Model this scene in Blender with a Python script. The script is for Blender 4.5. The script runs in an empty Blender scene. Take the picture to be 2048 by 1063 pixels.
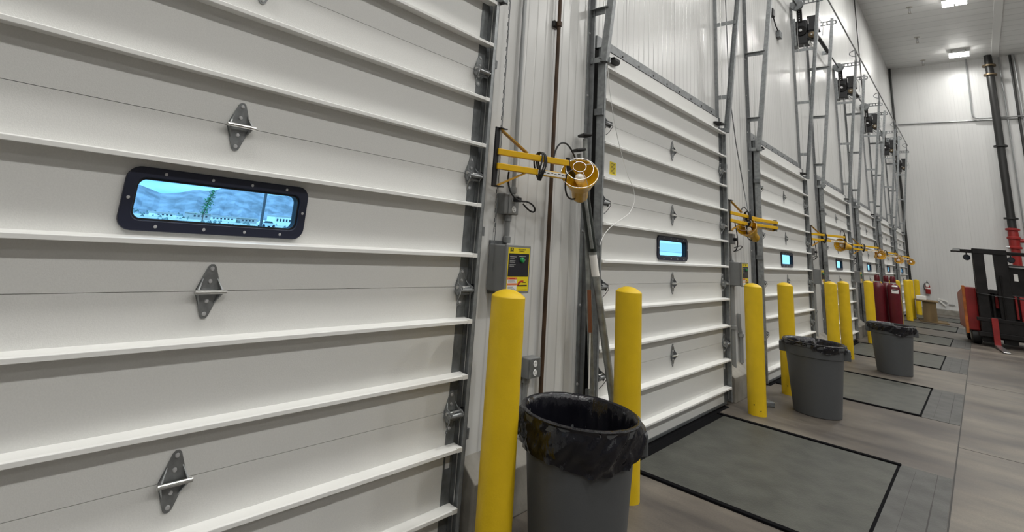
import bpy, math, random
from math import sin, cos, pi, radians
from mathutils import Vector, Matrix
from mathutils import noise as mnoise

random.seed(7)
SC = bpy.context.scene
COL = SC.collection

# ------------------------------------------------------------------ helpers
class MB:
    """collects simple solids and links them as one mesh object"""
    def __init__(s):
        s.v, s.f, s.sm = [], [], []
    def add(s, vs, fs, smooth=False):
        o = len(s.v)
        s.v += [tuple(p) for p in vs]
        for f in fs:
            s.f.append([i + o for i in f]); s.sm.append(smooth)
        return s
    def box(s, x0, x1, y0, y1, z0, z1):
        v = [(x, y, z) for x in (x0, x1) for y in (y0, y1) for z in (z0, z1)]
        return s.add(v, [(0,1,3,2),(4,6,7,5),(0,4,5,1),(2,3,7,6),(0,2,6,4),(1,5,7,3)])
    def bar(s, p0, p1, w, h, up=(0,0,1)):
        p0, p1 = Vector(p0), Vector(p1); d = (p1 - p0).normalized()
        a = d.cross(Vector(up))
        if a.length < 1e-4: a = d.cross(Vector((1,0,0)))
        a.normalize(); b = a.cross(d).normalized()
        vs = []
        for p in (p0, p1):
            for i, j in ((-1,-1),(1,-1),(1,1),(-1,1)):
                vs.append(p + a*(i*w/2) + b*(j*h/2))
        return s.add(vs, [(3,2,1,0),(4,5,6,7),(0,1,5,4),(1,2,6,5),(2,3,7,6),(3,0,4,7)])
    def tube(s, pts, r, n=10, caps=True, closed=False):
        pts = [Vector(p) for p in pts]; m = len(pts)
        rs = r if isinstance(r, (list, tuple)) else [r]*m
        ref = None; rings = []
        for i, p in enumerate(pts):
            if closed: t = (pts[(i+1) % m] - pts[i-1])
            else: t = pts[min(i+1, m-1)] - pts[max(i-1, 0)]
            t.normalize()
            if ref is None:
                ref = t.cross(Vector((0,0,1)))
                if ref.length < 1e-3: ref = t.cross(Vector((1,0,0)))
            ref = (ref - t*ref.dot(t)).normalized()
            b = t.cross(ref)
            rings.append([p + (ref*cos(2*pi*k/n) + b*sin(2*pi*k/n))*rs[i] for k in range(n)])
        vs = [q for R_ in rings for q in R_]
        fs = []
        for i in range(m if closed else m-1):
            j = (i+1) % m
            for k in range(n):
                k2 = (k+1) % n
                fs.append((i*n+k, i*n+k2, j*n+k2, j*n+k))
        s.add(vs, fs, True)
        if caps and not closed:
            s.add(rings[0], [tuple(range(n-1, -1, -1))]); s.add(rings[-1], [tuple(range(n))])
        return s
    def cyl(s, p0, p1, r, r1=None, n=16):
        return s.tube([p0, p1], [r, r if r1 is None else r1], n)
    def lathe(s, prof, origin=(0,0,0), axis=(0,0,1), n=32, smooth=True):
        """prof: (radius, height) pairs; radius 0 closes the end"""
        ax = Vector(axis).normalized(); o = Vector(origin)
        a = ax.cross(Vector((0,0,1)))
        if a.length < 1e-4: a = Vector((1,0,0))
        a.normalize(); b = ax.cross(a)
        rows, vs, fs = [], [], []
        for r, h in prof:
            if r < 1e-6:
                rows.append([len(vs)]); vs.append(o + ax*h)
            else:
                rows.append(list(range(len(vs), len(vs)+n)))
                vs += [o + ax*h + (a*cos(2*pi*k/n) + b*sin(2*pi*k/n))*r for k in range(n)]
        for A, B in zip(rows, rows[1:]):
            for k in range(n):
                k2 = (k+1) % n
                if len(A) == 1 and len(B) == 1: continue
                if len(A) == 1: fs.append((A[0], B[k2], B[k]))
                elif len(B) == 1: fs.append((A[k], A[k2], B[0]))
                else: fs.append((A[k], A[k2], B[k2], B[k]))
        return s.add(vs, fs, smooth)
    def prism(s, poly, vec):
        """poly: 3-D outline, swept along vec"""
        n = len(poly); vec = Vector(vec)
        vs = [Vector(p) for p in poly] + [Vector(p) + vec for p in poly]
        fs = [tuple(range(n-1, -1, -1)), tuple(range(n, 2*n))]
        fs += [(i, (i+1) % n, n+(i+1) % n, n+i) for i in range(n)]
        return s.add(vs, fs)
    def ring_plate(s, outer, inner, x0, x1):
        """frame between two equal-count outlines of (y,z), thickness x0..x1"""
        n = len(outer)
        vs = [(x0, *p) for p in outer] + [(x0, *p) for p in inner] + [(x1, *p) for p in outer] + [(x1, *p) for p in inner]
        fs = []
        for i in range(n):
            j = (i+1) % n
            fs += [(2*n+i, 2*n+j, 3*n+j, 3*n+i), (j, i, n+i, n+j), (i, j, 2*n+j, 2*n+i), (n+j, n+i, 3*n+i, 3*n+j)]
        return s.add(vs, fs)
    def build(s, name, mat, parent=None, bevel=0.0, loc=None, angle=35):
        me = bpy.data.meshes.new(name); me.from_pydata(s.v, [], s.f)
        me.polygons.foreach_set('use_smooth', s.sm); me.update()
        if any(s.sm):
            import bmesh
            bm = bmesh.new(); bm.from_mesh(me)
            bmesh.ops.remove_doubles(bm, verts=bm.verts, dist=1e-6)
            bm.to_mesh(me); bm.free()
            try: me.set_sharp_from_angle(angle=radians(angle))
            except Exception: pass
            for p in me.polygons: p.use_smooth = True
        o = bpy.data.objects.new(name, me); COL.objects.link(o)
        if mat: me.materials.append(mat)
        if parent is not None: o.parent = parent
        if loc is not None: o.location = loc
        if bevel:
            m = o.modifiers.new('bevel', 'BEVEL'); m.width = bevel; m.segments = 2; m.limit_method = 'ANGLE'; m.angle_limit = radians(40)
        return o

def tag(o, label=None, cat=None, group=None, kind=None):
    if label: o['label'] = label
    if cat: o['category'] = cat
    if group: o['group'] = group
    if kind: o['kind'] = kind
    return o
def thing(name, label, cat, loc=(0,0,0), rotz=0, group=None, kind=None):
    o = bpy.data.objects.new(name, None); COL.objects.link(o)
    o.location = loc; o.rotation_euler = (0, 0, rotz); o.empty_display_size = .1
    return tag(o, label, cat, group, kind)
KIDS = {}
def copy_tree(o, parent=None):
    c = o.copy(); COL.objects.link(c)
    if parent is not None: c.parent = parent
    for ch in [x for x in list(COL.objects) if x.parent == o]:
        copy_tree(ch, c)
    return c
def dup(o, loc, label, group=None, rotz=None):
    c = copy_tree(o); c.location = loc; c['label'] = label
    if group: c['group'] = group
    if rotz is not None: c.rotation_euler = (0, 0, rotz)
    return c
def rrect(cy, cz, w, h, r, n=6):
    out = []
    for sy, sz, a0 in ((1,1,0),(-1,1,90),(-1,-1,180),(1,-1,270)):
        for k in range(n+1):
            a = radians(a0 + 90*k/n)
            out.append((cy + sy*(w/2-r) + r*cos(a), cz + sz*(h/2-r) + r*sin(a)))
    return out
def bez(p0, p1, p2, p3, n=12):
    p0, p1, p2, p3 = map(Vector, (p0, p1, p2, p3))
    return [p0*(1-t)**3 + p1*3*t*(1-t)**2 + p2*3*t*t*(1-t) + p3*t**3 for t in [i/n for i in range(n+1)]]

# ------------------------------------------------------------------ materials
def mat(name, col, rough=.5, metal=0.0, noise=0.0, nscale=8.0, bump=0.0, bscale=60.0, stretch=(1,1,1), spec=.5, emit=None, estr=0, coat=0, col2=None, thr=(.35,.65)):
    m = bpy.data.materials.new(name); m.use_nodes = True
    nt = m.node_tree; b = nt.nodes['Principled BSDF']
    b.inputs['Base Color'].default_value = (*col, 1); b.inputs['Roughness'].default_value = rough
    b.inputs['Metallic'].default_value = metal; b.inputs['Specular IOR Level'].default_value = spec
    b.inputs['Coat Weight'].default_value = coat
    if emit: b.inputs['Emission Color'].default_value = (*emit, 1); b.inputs['Emission Strength'].default_value = estr
    if noise or bump or col2:
        tc = nt.nodes.new('ShaderNodeTexCoord'); mp = nt.nodes.new('ShaderNodeMapping')
        mp.inputs['Scale'].default_value = stretch; nt.links.new(tc.outputs['Object'], mp.inputs['Vector'])
    if noise or col2:
        n = nt.nodes.new('ShaderNodeTexNoise'); n.inputs['Scale'].default_value = nscale; n.inputs['Detail'].default_value = 6
        nt.links.new(mp.outputs[0], n.inputs['Vector'])
        r = nt.nodes.new('ShaderNodeValToRGB'); r.color_ramp.elements[0].position = thr[0]; r.color_ramp.elements[1].position = thr[1]
        c0 = col2 if col2 else tuple(c*(1-noise) for c in col); c1 = col if col2 else tuple(min(1, c*(1+noise)) for c in col)
        r.color_ramp.elements[0].color = (*c0, 1); r.color_ramp.elements[1].color = (*c1, 1)
        nt.links.new(n.outputs['Fac'], r.inputs['Fac']); nt.links.new(r.outputs['Color'], b.inputs['Base Color'])
    if bump:
        n2 = nt.nodes.new('ShaderNodeTexNoise'); n2.inputs['Scale'].default_value = bscale; n2.inputs['Detail'].default_value = 4
        nt.links.new(mp.outputs[0], n2.inputs['Vector'])
        bp = nt.nodes.new('ShaderNodeBump'); bp.inputs['Strength'].default_value = bump; bp.inputs['Distance'].default_value = .01
        nt.links.new(n2.outputs['Fac'], bp.inputs['Height']); nt.links.new(bp.outputs['Normal'], b.inputs['Normal'])
    return m

def wall_mat(name, col, rough, pitch, joint, axis, gd=.76):
    """insulated metal panels: fine vertical grooves every `pitch`, a dark joint every `joint`, slightly wavy sheet"""
    m = bpy.data.materials.new(name); m.use_nodes = True
    nt = m.node_tree; N, L = nt.nodes, nt.links; b = N['Principled BSDF']
    b.inputs['Roughness'].default_value = rough
    tc = N.new('ShaderNodeTexCoord'); sp = N.new('ShaderNodeSeparateXYZ'); L.new(tc.outputs['Object'], sp.inputs[0])
    if axis == 'xy':
        u = N.new('ShaderNodeMath'); u.operation = 'ADD'; L.new(sp.outputs['X'], u.inputs[0]); L.new(sp.outputs['Y'], u.inputs[1]); u = u.outputs[0]
    else: u = sp.outputs[axis]
    def groove(p, w):
        q = N.new('ShaderNodeMath'); q.operation = 'PINGPONG'; q.inputs[1].default_value = p/2; L.new(u, q.inputs[0])
        r = N.new('ShaderNodeMapRange'); r.inputs['From Min'].default_value = 0; r.inputs['From Max'].default_value = w
        L.new(q.outputs[0], r.inputs['Value']); return r.outputs[0]
    g1, g2 = groove(pitch, pitch*.09), groove(joint, .006)
    mx = N.new('ShaderNodeMath'); mx.operation = 'MULTIPLY'; L.new(g1, mx.inputs[0]); L.new(g2, mx.inputs[1])
    mp = N.new('ShaderNodeMapping'); L.new(tc.outputs['Object'], mp.inputs[0]); mp.inputs['Scale'].default_value = (1,1,.12) if axis == 'xy' else (.3,1,1)
    ns = N.new('ShaderNodeTexNoise'); ns.inputs['Scale'].default_value = 9; ns.inputs['Detail'].default_value = 3; L.new(mp.outputs[0], ns.inputs[0])
    h = N.new('ShaderNodeMath'); h.operation = 'MULTIPLY_ADD'; L.new(ns.outputs['Fac'], h.inputs[0]); h.inputs[1].default_value = 1.4; L.new(mx.outputs[0], h.inputs[2])
    bp = N.new('ShaderNodeBump'); bp.inputs['Strength'].default_value = .35; bp.inputs['Distance'].default_value = .004
    L.new(h.outputs[0], bp.inputs['Height']); L.new(bp.outputs[0], b.inputs['Normal'])
    n2 = N.new('ShaderNodeTexNoise'); n2.inputs['Scale'].default_value = 1.6; n2.inputs['Detail'].default_value = 5; L.new(mp.outputs[0], n2.inputs[0])
    rp = N.new('ShaderNodeValToRGB'); rp.color_ramp.elements[0].position = .3; rp.color_ramp.elements[1].position = .7
    rp.color_ramp.elements[0].color = (*[c*.9 for c in col], 1); rp.color_ramp.elements[1].color = (*col, 1); L.new(n2.outputs['Fac'], rp.inputs[0])
    dk = N.new('ShaderNodeMixRGB'); dk.blend_type = 'MIX'; dk.inputs[1].default_value = (.16,.16,.155,1); L.new(g2, dk.inputs[0]); L.new(rp.outputs[0], dk.inputs[2])
    d2 = N.new('ShaderNodeMixRGB'); d2.inputs[1].default_value = (*[c*gd for c in col], 1); L.new(g1, d2.inputs[0]); L.new(dk.outputs[0], d2.inputs[2])
    L.new(d2.outputs[0], b.inputs['Base Color'])
    return m

def concrete_mat():
    m = bpy.data.materials.new('polished_concrete'); m.use_nodes = True
    nt = m.node_tree; N, L = nt.nodes, nt.links; b = N['Principled BSDF']
    tc = N.new('ShaderNodeTexCoord')
    mp = N.new('ShaderNodeMapping'); mp.inputs['Scale'].default_value = (.5, 1.6, 1); mp.inputs['Rotation'].default_value = (0,0,.25); L.new(tc.outputs['Object'], mp.inputs[0])
    n1 = N.new('ShaderNodeTexNoise'); n1.inputs['Scale'].default_value = 1.7; n1.inputs['Detail'].default_value = 8; n1.inputs['Roughness'].default_value = .62; L.new(mp.outputs[0], n1.inputs[0])
    r1 = N.new('ShaderNodeValToRGB'); e = r1.color_ramp.elements
    e[0].position = .33; e[0].color = (.085,.074,.066,1); e[1].position = .66; e[1].color = (.215,.188,.152,1)
    L.new(n1.outputs['Fac'], r1.inputs[0])
    n2 = N.new('ShaderNodeTexNoise'); n2.inputs['Scale'].default_value = .55; n2.inputs['Detail'].default_value = 5; L.new(tc.outputs['Object'], n2.inputs[0])
    r2 = N.new('ShaderNodeValToRGB'); r2.color_ramp.elements[0].position = .38; r2.color_ramp.elements[1].position = .58
    r2.color_ramp.elements[0].color = (.48,.46,.47,1); r2.color_ramp.elements[1].color = (1,1,1,1); L.new(n2.outputs['Fac'], r2.inputs[0])
    mu = N.new('ShaderNodeMixRGB'); mu.blend_type = 'MULTIPLY'; mu.inputs[0].default_value = 1; L.new(r1.outputs[0], mu.inputs[1]); L.new(r2.outputs[0], mu.inputs[2])
    n3 = N.new('ShaderNodeTexNoise'); n3.inputs['Scale'].default_value = 90; n3.inputs['Detail'].default_value = 3; L.new(tc.outputs['Object'], n3.inputs[0])
    r3 = N.new('ShaderNodeValToRGB'); r3.color_ramp.elements[0].position = .3; r3.color_ramp.elements[1].position = .7
    r3.color_ramp.elements[0].color = (.82,.82,.82,1); r3.color_ramp.elements[1].color = (1.0,1.0,1.0,1); L.new(n3.outputs['Fac'], r3.inputs[0])
    m2 = N.new('ShaderNodeMixRGB'); m2.blend_type = 'MULTIPLY'; m2.inputs[0].default_value = 1; L.new(mu.outputs[0], m2.inputs[1]); L.new(r3.outputs[0], m2.inputs[2])
    L.new(m2.outputs[0], b.inputs['Base Color'])
    rr = N.new('ShaderNodeMapRange'); rr.inputs['To Min'].default_value = .38; rr.inputs['To Max'].default_value = .62; L.new(n1.outputs['Fac'], rr.inputs[0]); L.new(rr.outputs[0], b.inputs['Roughness'])
    bp = N.new('ShaderNodeBump'); bp.inputs['Strength'].default_value = .12; bp.inputs['Distance'].default_value = .004; L.new(n3.outputs['Fac'], bp.inputs['Height']); L.new(bp.outputs[0], b.inputs['Normal'])
    return m

M = {}
M['panel'] = mat('door_panel_white', (.74,.74,.72), .42, noise=.02, nscale=160, bump=.12, bscale=260)
M['rib'] = mat('door_rib_white', (.78,.78,.76), .4)
M['galv'] = mat('galvanized_steel', (.31,.325,.33), .42, .6, noise=.14, nscale=28)
M['galvd'] = mat('galvanized_steel_dull', (.185,.195,.20), .5, .5, noise=.18, nscale=22)
M['galvh'] = mat('galvanized_header', (.24,.25,.255), .5, .3, noise=.15, nscale=18)
M['zinc'] = mat('zinc_hinge_steel', (.27,.28,.285), .38, .6, noise=.12, nscale=50)
M['wall'] = wall_mat('ribbed_wall_panel', (.70,.70,.685), .27, .105, 1.07, 'xy')
M['farw'] = wall_mat('ribbed_end_wall_panel', (.66,.66,.65), .3, .11, 1.1, 'xy', .9)
M['rackw'] = mat('grey_block_wall', (.20,.20,.20), .7, noise=.1, nscale=3)
M['ceil'] = wall_mat('ceiling_panel', (.70,.70,.69), .45, .55, 1.65, 'Y')
M['strip'] = mat('ceiling_joint_cover', (.7,.7,.69), .4)
M['conc'] = concrete_mat()
M['curb'] = mat('curb_concrete', (.25,.235,.205), .7, noise=.2, nscale=6, bump=.2, bscale=40)
M['joint'] = mat('floor_joint_filler', (.03,.028,.026), .7)
M['gap'] = mat('black_rubber_gap', (.006,.006,.007), .9, spec=.05)
M['deck'] = mat('leveler_deck_steel', (.066,.068,.058), .55, .1, noise=.22, nscale=5, bump=.25, bscale=90)
M['deck2'] = mat('leveler_rear_plate_steel', (.074,.074,.070), .6, .1, noise=.2, nscale=6, bump=.2, bscale=80)
M['yellow'] = mat('safety_yellow_paint', (.71,.475,.006), .5, noise=.05, nscale=7, bump=.08, bscale=120)
M['yarm'] = mat('yellow_lamp_paint', (.72,.42,.008), .38, noise=.05, nscale=10)
M['yplas'] = mat('yellow_lamp_plastic', (.68,.38,.006), .35)
M['brownarm'] = mat('ochre_brace_paint', (.42,.22,.01), .5)
M['black'] = mat('black_plastic', (.012,.012,.014), .4)
M['frameb'] = mat('black_frame_blue_glow', (.012,.015,.034), .45)  # black frame with the window's blue glow put into its colour
M['rubber'] = mat('black_rubber', (.012,.012,.012), .6)
M['screw'] = mat('pale_screw_head', (.6,.6,.61), .35, .4)
M['wire'] = mat('bright_steel_wire', (.6,.6,.58), .32, .9)
M['bulb'] = mat('frosted_bulb', (.85,.83,.78), .25)
M['box'] = mat('grey_enclosure_paint', (.20,.205,.205), .45, noise=.04, nscale=10)
M['conduit'] = mat('grey_conduit', (.36,.37,.37), .4, .5)
M['rust'] = mat('brown_rusty_pipe', (.062,.034,.017), .6, .2, noise=.35, nscale=9)
M['white'] = mat('white_plastic', (.8,.8,.79), .4)
M['ylab'] = mat('yellow_label', (.78,.62,.01), .45)
M['blab'] = mat('black_label', (.012,.012,.02), .4)
M['olab'] = mat('orange_label', (.72,.19,.06), .45)
M['rlab'] = mat('red_label', (.45,.02,.02), .45)
M['green'] = mat('green_button', (.02,.28,.08), .35)
M['ink'] = mat('black_ink', (.01,.01,.01), .6)
M['pale'] = mat('pale_ink', (.55,.55,.55), .6)
M['bin'] = mat('grey_bin_plastic', (.078,.082,.086), .5, bump=.05, bscale=150)
M['liner'] = mat('black_bin_liner', (.006,.006,.009), .17, bump=1.0, bscale=13, stretch=(1.6,1.6,.55))
for _n in M['liner'].node_tree.nodes:
    if _n.type == 'MAPPING': _n.inputs['Rotation'].default_value = (.7, .5, 0)
M['cyl'] = mat('maroon_cylinder_paint', (.11,.008,.014), .32, noise=.15, nscale=8)
M['pole'] = mat('worn_galvanized_pole', (.34,.355,.34), .45, .7, noise=.3, nscale=14)
M['poled'] = mat('black_pole_sleeve', (.015,.02,.017), .35)
M['brass'] = mat('dull_brass', (.16,.12,.07), .45, .6)
M['copper'] = mat('rusty_ratchet', (.30,.12,.06), .5, .5)
M['wood'] = mat('plywood', (.15,.10,.042), .7, noise=.3, nscale=5, stretch=(1,1,.2))
M['paper'] = mat('white_paper', (.8,.79,.76), .7)
M['red'] = mat('forklift_red_paint', (.27,.018,.018), .4, noise=.2, nscale=4)
M['redo'] = mat('forklift_orange_edge', (.42,.12,.02), .45, noise=.3, nscale=6)
M['fblk'] = mat('forklift_black_steel', (.009,.008,.008), .55, noise=.5, nscale=5, spec=.25)
M['valve'] = mat('red_valve_paint', (.28,.014,.012), .4)
M['bpipe'] = mat('black_iron_pipe', (.016,.016,.015), .45)
M['stain'] = mat('steel_grey', (.5,.5,.5), .3, .9)
M['house'] = mat('light_housing_white', (.75,.75,.74), .4)
M['lens'] = mat('lit_lamp_lens', (.9,.9,.9), .4, emit=(1,.98,.93), estr=14)
M['sprink'] = mat('sprinkler_metal', (.42,.40,.36), .35, .8)
# outdoors
M['gnd'] = mat('pale_dry_ground', (.55,.5,.42), .9, noise=.3, nscale=.4)
M['road'] = mat('asphalt_road', (.22,.22,.23), .9)
M['mtn'] = mat('rocky_mountain', (.27,.26,.27), .95, noise=.35, nscale=.035)
M['leaf'] = mat('tree_leaves', (.02,.16,.05), .7, noise=.4, nscale=3)
M['sage'] = mat('grey_green_sage', (.13,.17,.15), .9, noise=.5, nscale=.6)
M['bark'] = mat('tree_bark', (.1,.07,.05), .8)
M['bldg'] = mat('white_stucco', (.75,.74,.72), .8)
M['bldg3'] = mat('grey_stucco', (.58,.57,.56), .8)
M['bldg2'] = mat('tan_stucco', (.42,.38,.34), .8)
M['carp'] = mat('white_car_paint', (.75,.75,.76), .3)
M['carg'] = mat('dark_car_glass', (.03,.035,.045), .1)
M['dpole'] = mat('dark_pole_paint', (.05,.05,.055), .5)
def glass_mat():
    m = bpy.data.materials.new('blue_cast_glazing'); m.use_nodes = True
    nt = m.node_tree; N, L = nt.nodes, nt.links; N.remove(N['Principled BSDF'])
    t = N.new('ShaderNodeBsdfTransparent'); t.inputs[0].default_value = (.48,.77,1.0,1)  # blue cast of the daylight view is put into the glass colour
    g = N.new('ShaderNodeBsdfGlossy'); g.inputs['Roughness'].default_value = .05; g.inputs[0].default_value = (.8,.9,1,1)
    mx = N.new('ShaderNodeMixShader'); mx.inputs[0].default_value = .035; L.new(t.outputs[0], mx.inputs[1]); L.new(g.outputs[0], mx.inputs[2])
    L.new(mx.outputs[0], N['Material Output'].inputs[0]); return m
M['glass'] = glass_mat()

# ------------------------------------------------------------------ dimensions (metres)
P = 4.1185            # door pitch along the wall (y)
ND = 7
SEC = .6096           # door section height
HW = 1.3766           # half width over the ribs
YF = 27.746           # end wall
ZC = 10.155           # ceiling
XW = -.07             # dock wall face
XR, YN = 17.0, -12.0
ORD = ['nearest', 'second', 'third', 'fourth', 'fifth', 'sixth', 'farthest']

# ------------------------------------------------------------------ setting
fl = tag(MB().box(-.12, XR+.2, YN-.2, YF+.2, -.2, 0).build('floor', M['conc']), kind='structure')
jm = MB().box(1.754, 1.763, YN, YF, -.01, .0015)
for i in range(-2, ND):
    yc = i*P + 2.06
    jm.box(1.763, XR, yc-.003, yc+.003, -.01, .0015)
jm.build('floor_joint', M['joint'], fl)
wm = MB()
edges = [YN-.2]
for i in range(ND): edges += [i*P-1.30, i*P+1.30]
edges.append(YF+.2)
for k in range(0, len(edges), 2): wm.box(-.10, XW, edges[k], edges[k+1], -.2, ZC+.1)
for i in range(ND): wm.box(-.10, XW, i*P-1.30, i*P+1.30, 2.98, ZC+.1)
tag(wm.build('wall_left', M['wall']), kind='structure')
tag(MB().box(-.1, XR+.2, YF, YF+.2, -.2, ZC+.1).build('wall_back', M['farw']), kind='structure')
tag(MB().box(XR, XR+.2, YN-.2, YF+.2, -.2, ZC+.1).build('wall_right', M['rackw']), kind='structure')
tag(MB().box(-.3, XR+.2, YN-.2, YN, -.2, ZC+.1).build('wall_front', M['rackw']), kind='structure')
tag(MB().box(-.3, XR+.2, YN-.2, YF+.2, ZC, ZC+.2).build('ceiling', M['ceil']), kind='structure')
tag(MB().box(3.2, 3.42, YN, YF, ZC-.03, ZC+.001).build('trim_1', M['strip'], bevel=.01), 'pale joint cover strip running along the ceiling', 'ceiling trim', kind='structure')
tag(MB().box(.05, XR, YF-.12, YF+.01, 0, .2).build('baseboard_back', M['curb'], bevel=.01), kind='structure')
# concrete kerbs at the foot of each pier
def kerb(y0, y1, n):
    poly = [(XW-.001, y0, 0), (.048, y0, 0), (.048, y0, .243), (XW-.001, y0, .335)]
    tag(MB().prism(poly, (0, y1-y0, 0)).build('baseboard_left' if n == 0 else 'baseboard_left.%03d' % n, M['curb'], bevel=.006), kind='structure')
for i in range(ND):
    kerb(i*P+1.51, (i+1)*P-1.51 if i < ND-1 else YF-.12, i)

# ------------------------------------------------------------------ dock doors
def hinge(parent, y, z, mt, roller=0, name='hinge'):
    w, hgt = .046, .094
    m = MB()
    for s in (1, -1):
        a = [(.002, y-w, z+s*.002), (.002, y+w, z+s*.002), (.002, y+w*.92, z+s*.012), (.002, y+.014, z+s*(hgt-.008)), (.002, y+.006, z+s*hgt), (.002, y-.006, z+s*hgt), (.002, y-.014, z+s*(hgt-.008)), (.002, y-w*.92, z+s*.012)]
        if s < 0: a.reverse()
        m.prism(a, (.003, 0, 0))
        for sy in (-1, 1):       # bent side ears that carry the pin
            q0, q1 = y + sy*w*.97, y + sy*w*.55
            m.prism([(.003, q1, z+s*.048), (.003, q0, z), (.031, q0, z), (.026, q0, z+s*.010)], (0, -sy*.003, 0))
    h = m.build(name, mt, parent)
    MB().cyl((.028, y-w-.008, z), (.028, y+w+.010, z), .0075, n=10).build('hinge_pin', M['wire'], h)
    b = MB()
    for dz in (.078, .034, -.034, -.078):
        b.lathe([(0,.006),(.006,.005),(.008,.0)], (.005, y, z+dz), (1,0,0), n=10)
    b.build('bolt', M['screw'], h)
    if roller:
        r = MB().cyl((.045, y-.05, z-.012), (.045, y+.05, z-.012), .011, n=10)
        r.cyl((.028, y-.045, z-.03), (.028, y+.045, z-.03), .009, n=10)
        r.bar((.006, y-.04, z), (.05, y-.04, z-.02), .004, .05); r.bar((.006, y+.04, z), (.05, y+.04, z-.02), .004, .05)
        r.cyl((.03, y, z), (.03, y+roller*.075, z), .006, n=8)
        r.build('roller_bracket', M['zinc'], h)
        MB().cyl((.03, y+roller*.062, z), (.03, y+roller*.08, z), .018, n=14).build('roller', M['black'], h)
        MB().tube([(.05, y-.05*roller, z-.012), (.055, y-.052*roller, z-.03), (.03, y-.045*roller, z-.07), (.012, y-.03*roller, z-.095), (.016, y-.022*roller, z-.092)], .0028, 6).build('spring_clip', M['zinc'], h)
    return h

def make_door():
    d = thing('door_1', '', 'dock door', kind='structure')
    for k in range(5):
        z0, z1 = (.010 if k == 0 else k*SEC + .0009), (k+1)*SEC - .0009
        m = MB()
        if k != 2: m.box(-.03, 0, -1.31, 1.31, z0, z1)
        else:
            zc = 2.5*SEC; ys, zs = (-1.31, -.325, .325, 1.31), (z0, zc-.085, zc+.085, z1)
            for a in range(3):
                for b in range(3):
                    if (a, b) != (1, 1): m.box(-.03, 0, ys[a], ys[a+1], zs[b], zs[b+1])
        s = m.build('door_section', M['panel'], d)
        e = MB()
        for sy in (-1, 1): e.box(-.03, .0015, min(sy*1.31, sy*1.372), max(sy*1.31, sy*1.372), z0, z1)
        e.build('end_stile', M['galvd'], s)
        MB().box(-.026, -.012, -1.30, 1.30, z1-.02, z1+(.02 if k < 4 else .001)).build('joint_light_block', M['rubber'], s)  # unseen strip inside the panels, shaped to block daylight through the joint
    for k in range(1, 11):
        i = (k-1)//2
        z = i*SEC + .1588 if k % 2 else (i+1)*SEC - .1793
        prof = [(0, z+.003), (.050, z+.001), (.0574, z), (.0574, z+.016), (.051, z+.0195), (0, z+.024)]
        r = MB().prism([(x, -HW, q) for x, q in prof], (0, 2*HW, 0)).build('stiffening_rib', M['rib'], d, bevel=.0015)
        c = MB()
        for sy in (-1, 1): c.box(.02, .059, min(sy*(HW-.035), sy*(HW+.002)), max(sy*(HW-.035), sy*(HW+.002)), z-.001, z+.0205)
        c.build('end_cap', M['rib'], r, bevel=.001)
    for k in range(1, 5):
        hinge(d, 0, k*SEC, M['zinc'])
        hinge(d, 1.325, k*SEC, M['galv'], 1, 'roller_hinge'); hinge(d, -1.325, k*SEC, M['galv'], -1, 'roller_hinge')
    for sy in (-1, 1):
        MB().prism([(.0, sy*1.305, 2.955), (.075, sy*1.305, 2.955), (.07, sy*1.20, 2.955), (.03, sy*1.15, 2.955), (.0, sy*1.15, 2.955)], (0, 0, .022)).build('top_bracket', M['fblk'], d)
    zc = 1.5235
    fr = MB().ring_plate(rrect(0, zc, .675, .213, .045), rrect(0, zc, .605, .142, .03), -.001, .014).build('window_frame', M['frameb'], d, bevel=.003)
    MB().ring_plate(rrect(0, zc, .607, .144, .03), rrect(0, zc, .592, .129, .026), -.028, .006).build('glazing_gasket', M['rubber'], fr)
    o = MB().prism([(-.010, y, z) for y, z in rrect(0, zc, .60, .138, .028)], (.004, 0, 0)).build('window_pane', M['glass'], fr)
    sc = MB()
    for y, z in [(-.22, .088), (-.06, .088), (.09, .088), (.235, .088), (-.22, -.09), (-.06, -.09), (.09, -.09), (.235, -.09), (-.32, 0), (.32, 0)]:
        sc.lathe([(0,.0025),(.005,.002),(.006,0)], (.0145, y, zc+z), (1,0,0), n=8)
    sc.build('frame_screw', M['screw'], fr)
    MB().box(-.05, .006, -1.37, 1.37, .006, .03).build('bottom_bar', M['galvd'], d, bevel=.002)
    MB().box(-.04, .002, -1.36, 1.36, .0006, .012).build('bottom_seal', M['rubber'], d)
    ws = MB(); ws.box(XW+.001, -.031, -1.37, -1.31, .01, 3.04); ws.box(XW+.001, -.031, 1.31, 1.37, .01, 3.04); ws.box(XW+.001, -.031, -1.31, 1.31, 2.985, 3.04)
    ws.build('weather_seal', M['rubber'], d)
    MB().box(.0015, .003, 1.322, 1.352, .345, .42).build('inspection_label', M['pale'], d)
    return d
DL = ['white sectional dock door nearest the camera, with wide window onto mountains',
      'white sectional dock door, second from the camera, with yellow sticker at its edge',
      'white sectional dock door, third from the camera, seen above the second bin',
      'white sectional dock door, fourth from the camera, just past the third dock lamp',
      'white sectional dock door, fifth from the camera, beside the maroon gas cylinders',
      'white sectional dock door, sixth from the camera, second from the end wall',
      'white sectional dock door, farthest of the row, next to the end wall']
door0 = make_door(); doors = [door0]; door0['label'] = DL[0]
for i in range(1, ND):
    c = copy_tree(door0); c.name = 'door_%d' % (i+1); c.location = (0, i*P, 0); c['label'] = DL[i]; doors.append(c)
stk = MB().box(.0005, .002, -1.205, -1.105, 2.05, 2.15).build('warning_sticker', M['ylab'], doors[1]); tag(stk, 'yellow printed sticker')
ln = MB()
for k in range(8): ln.box(.002, .0024, -1.195, -1.195+random.uniform(.06,.085), 2.06+k*.0105, 2.064+k*.0105)
ln.build('print_line', M['ink'], stk)
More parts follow.
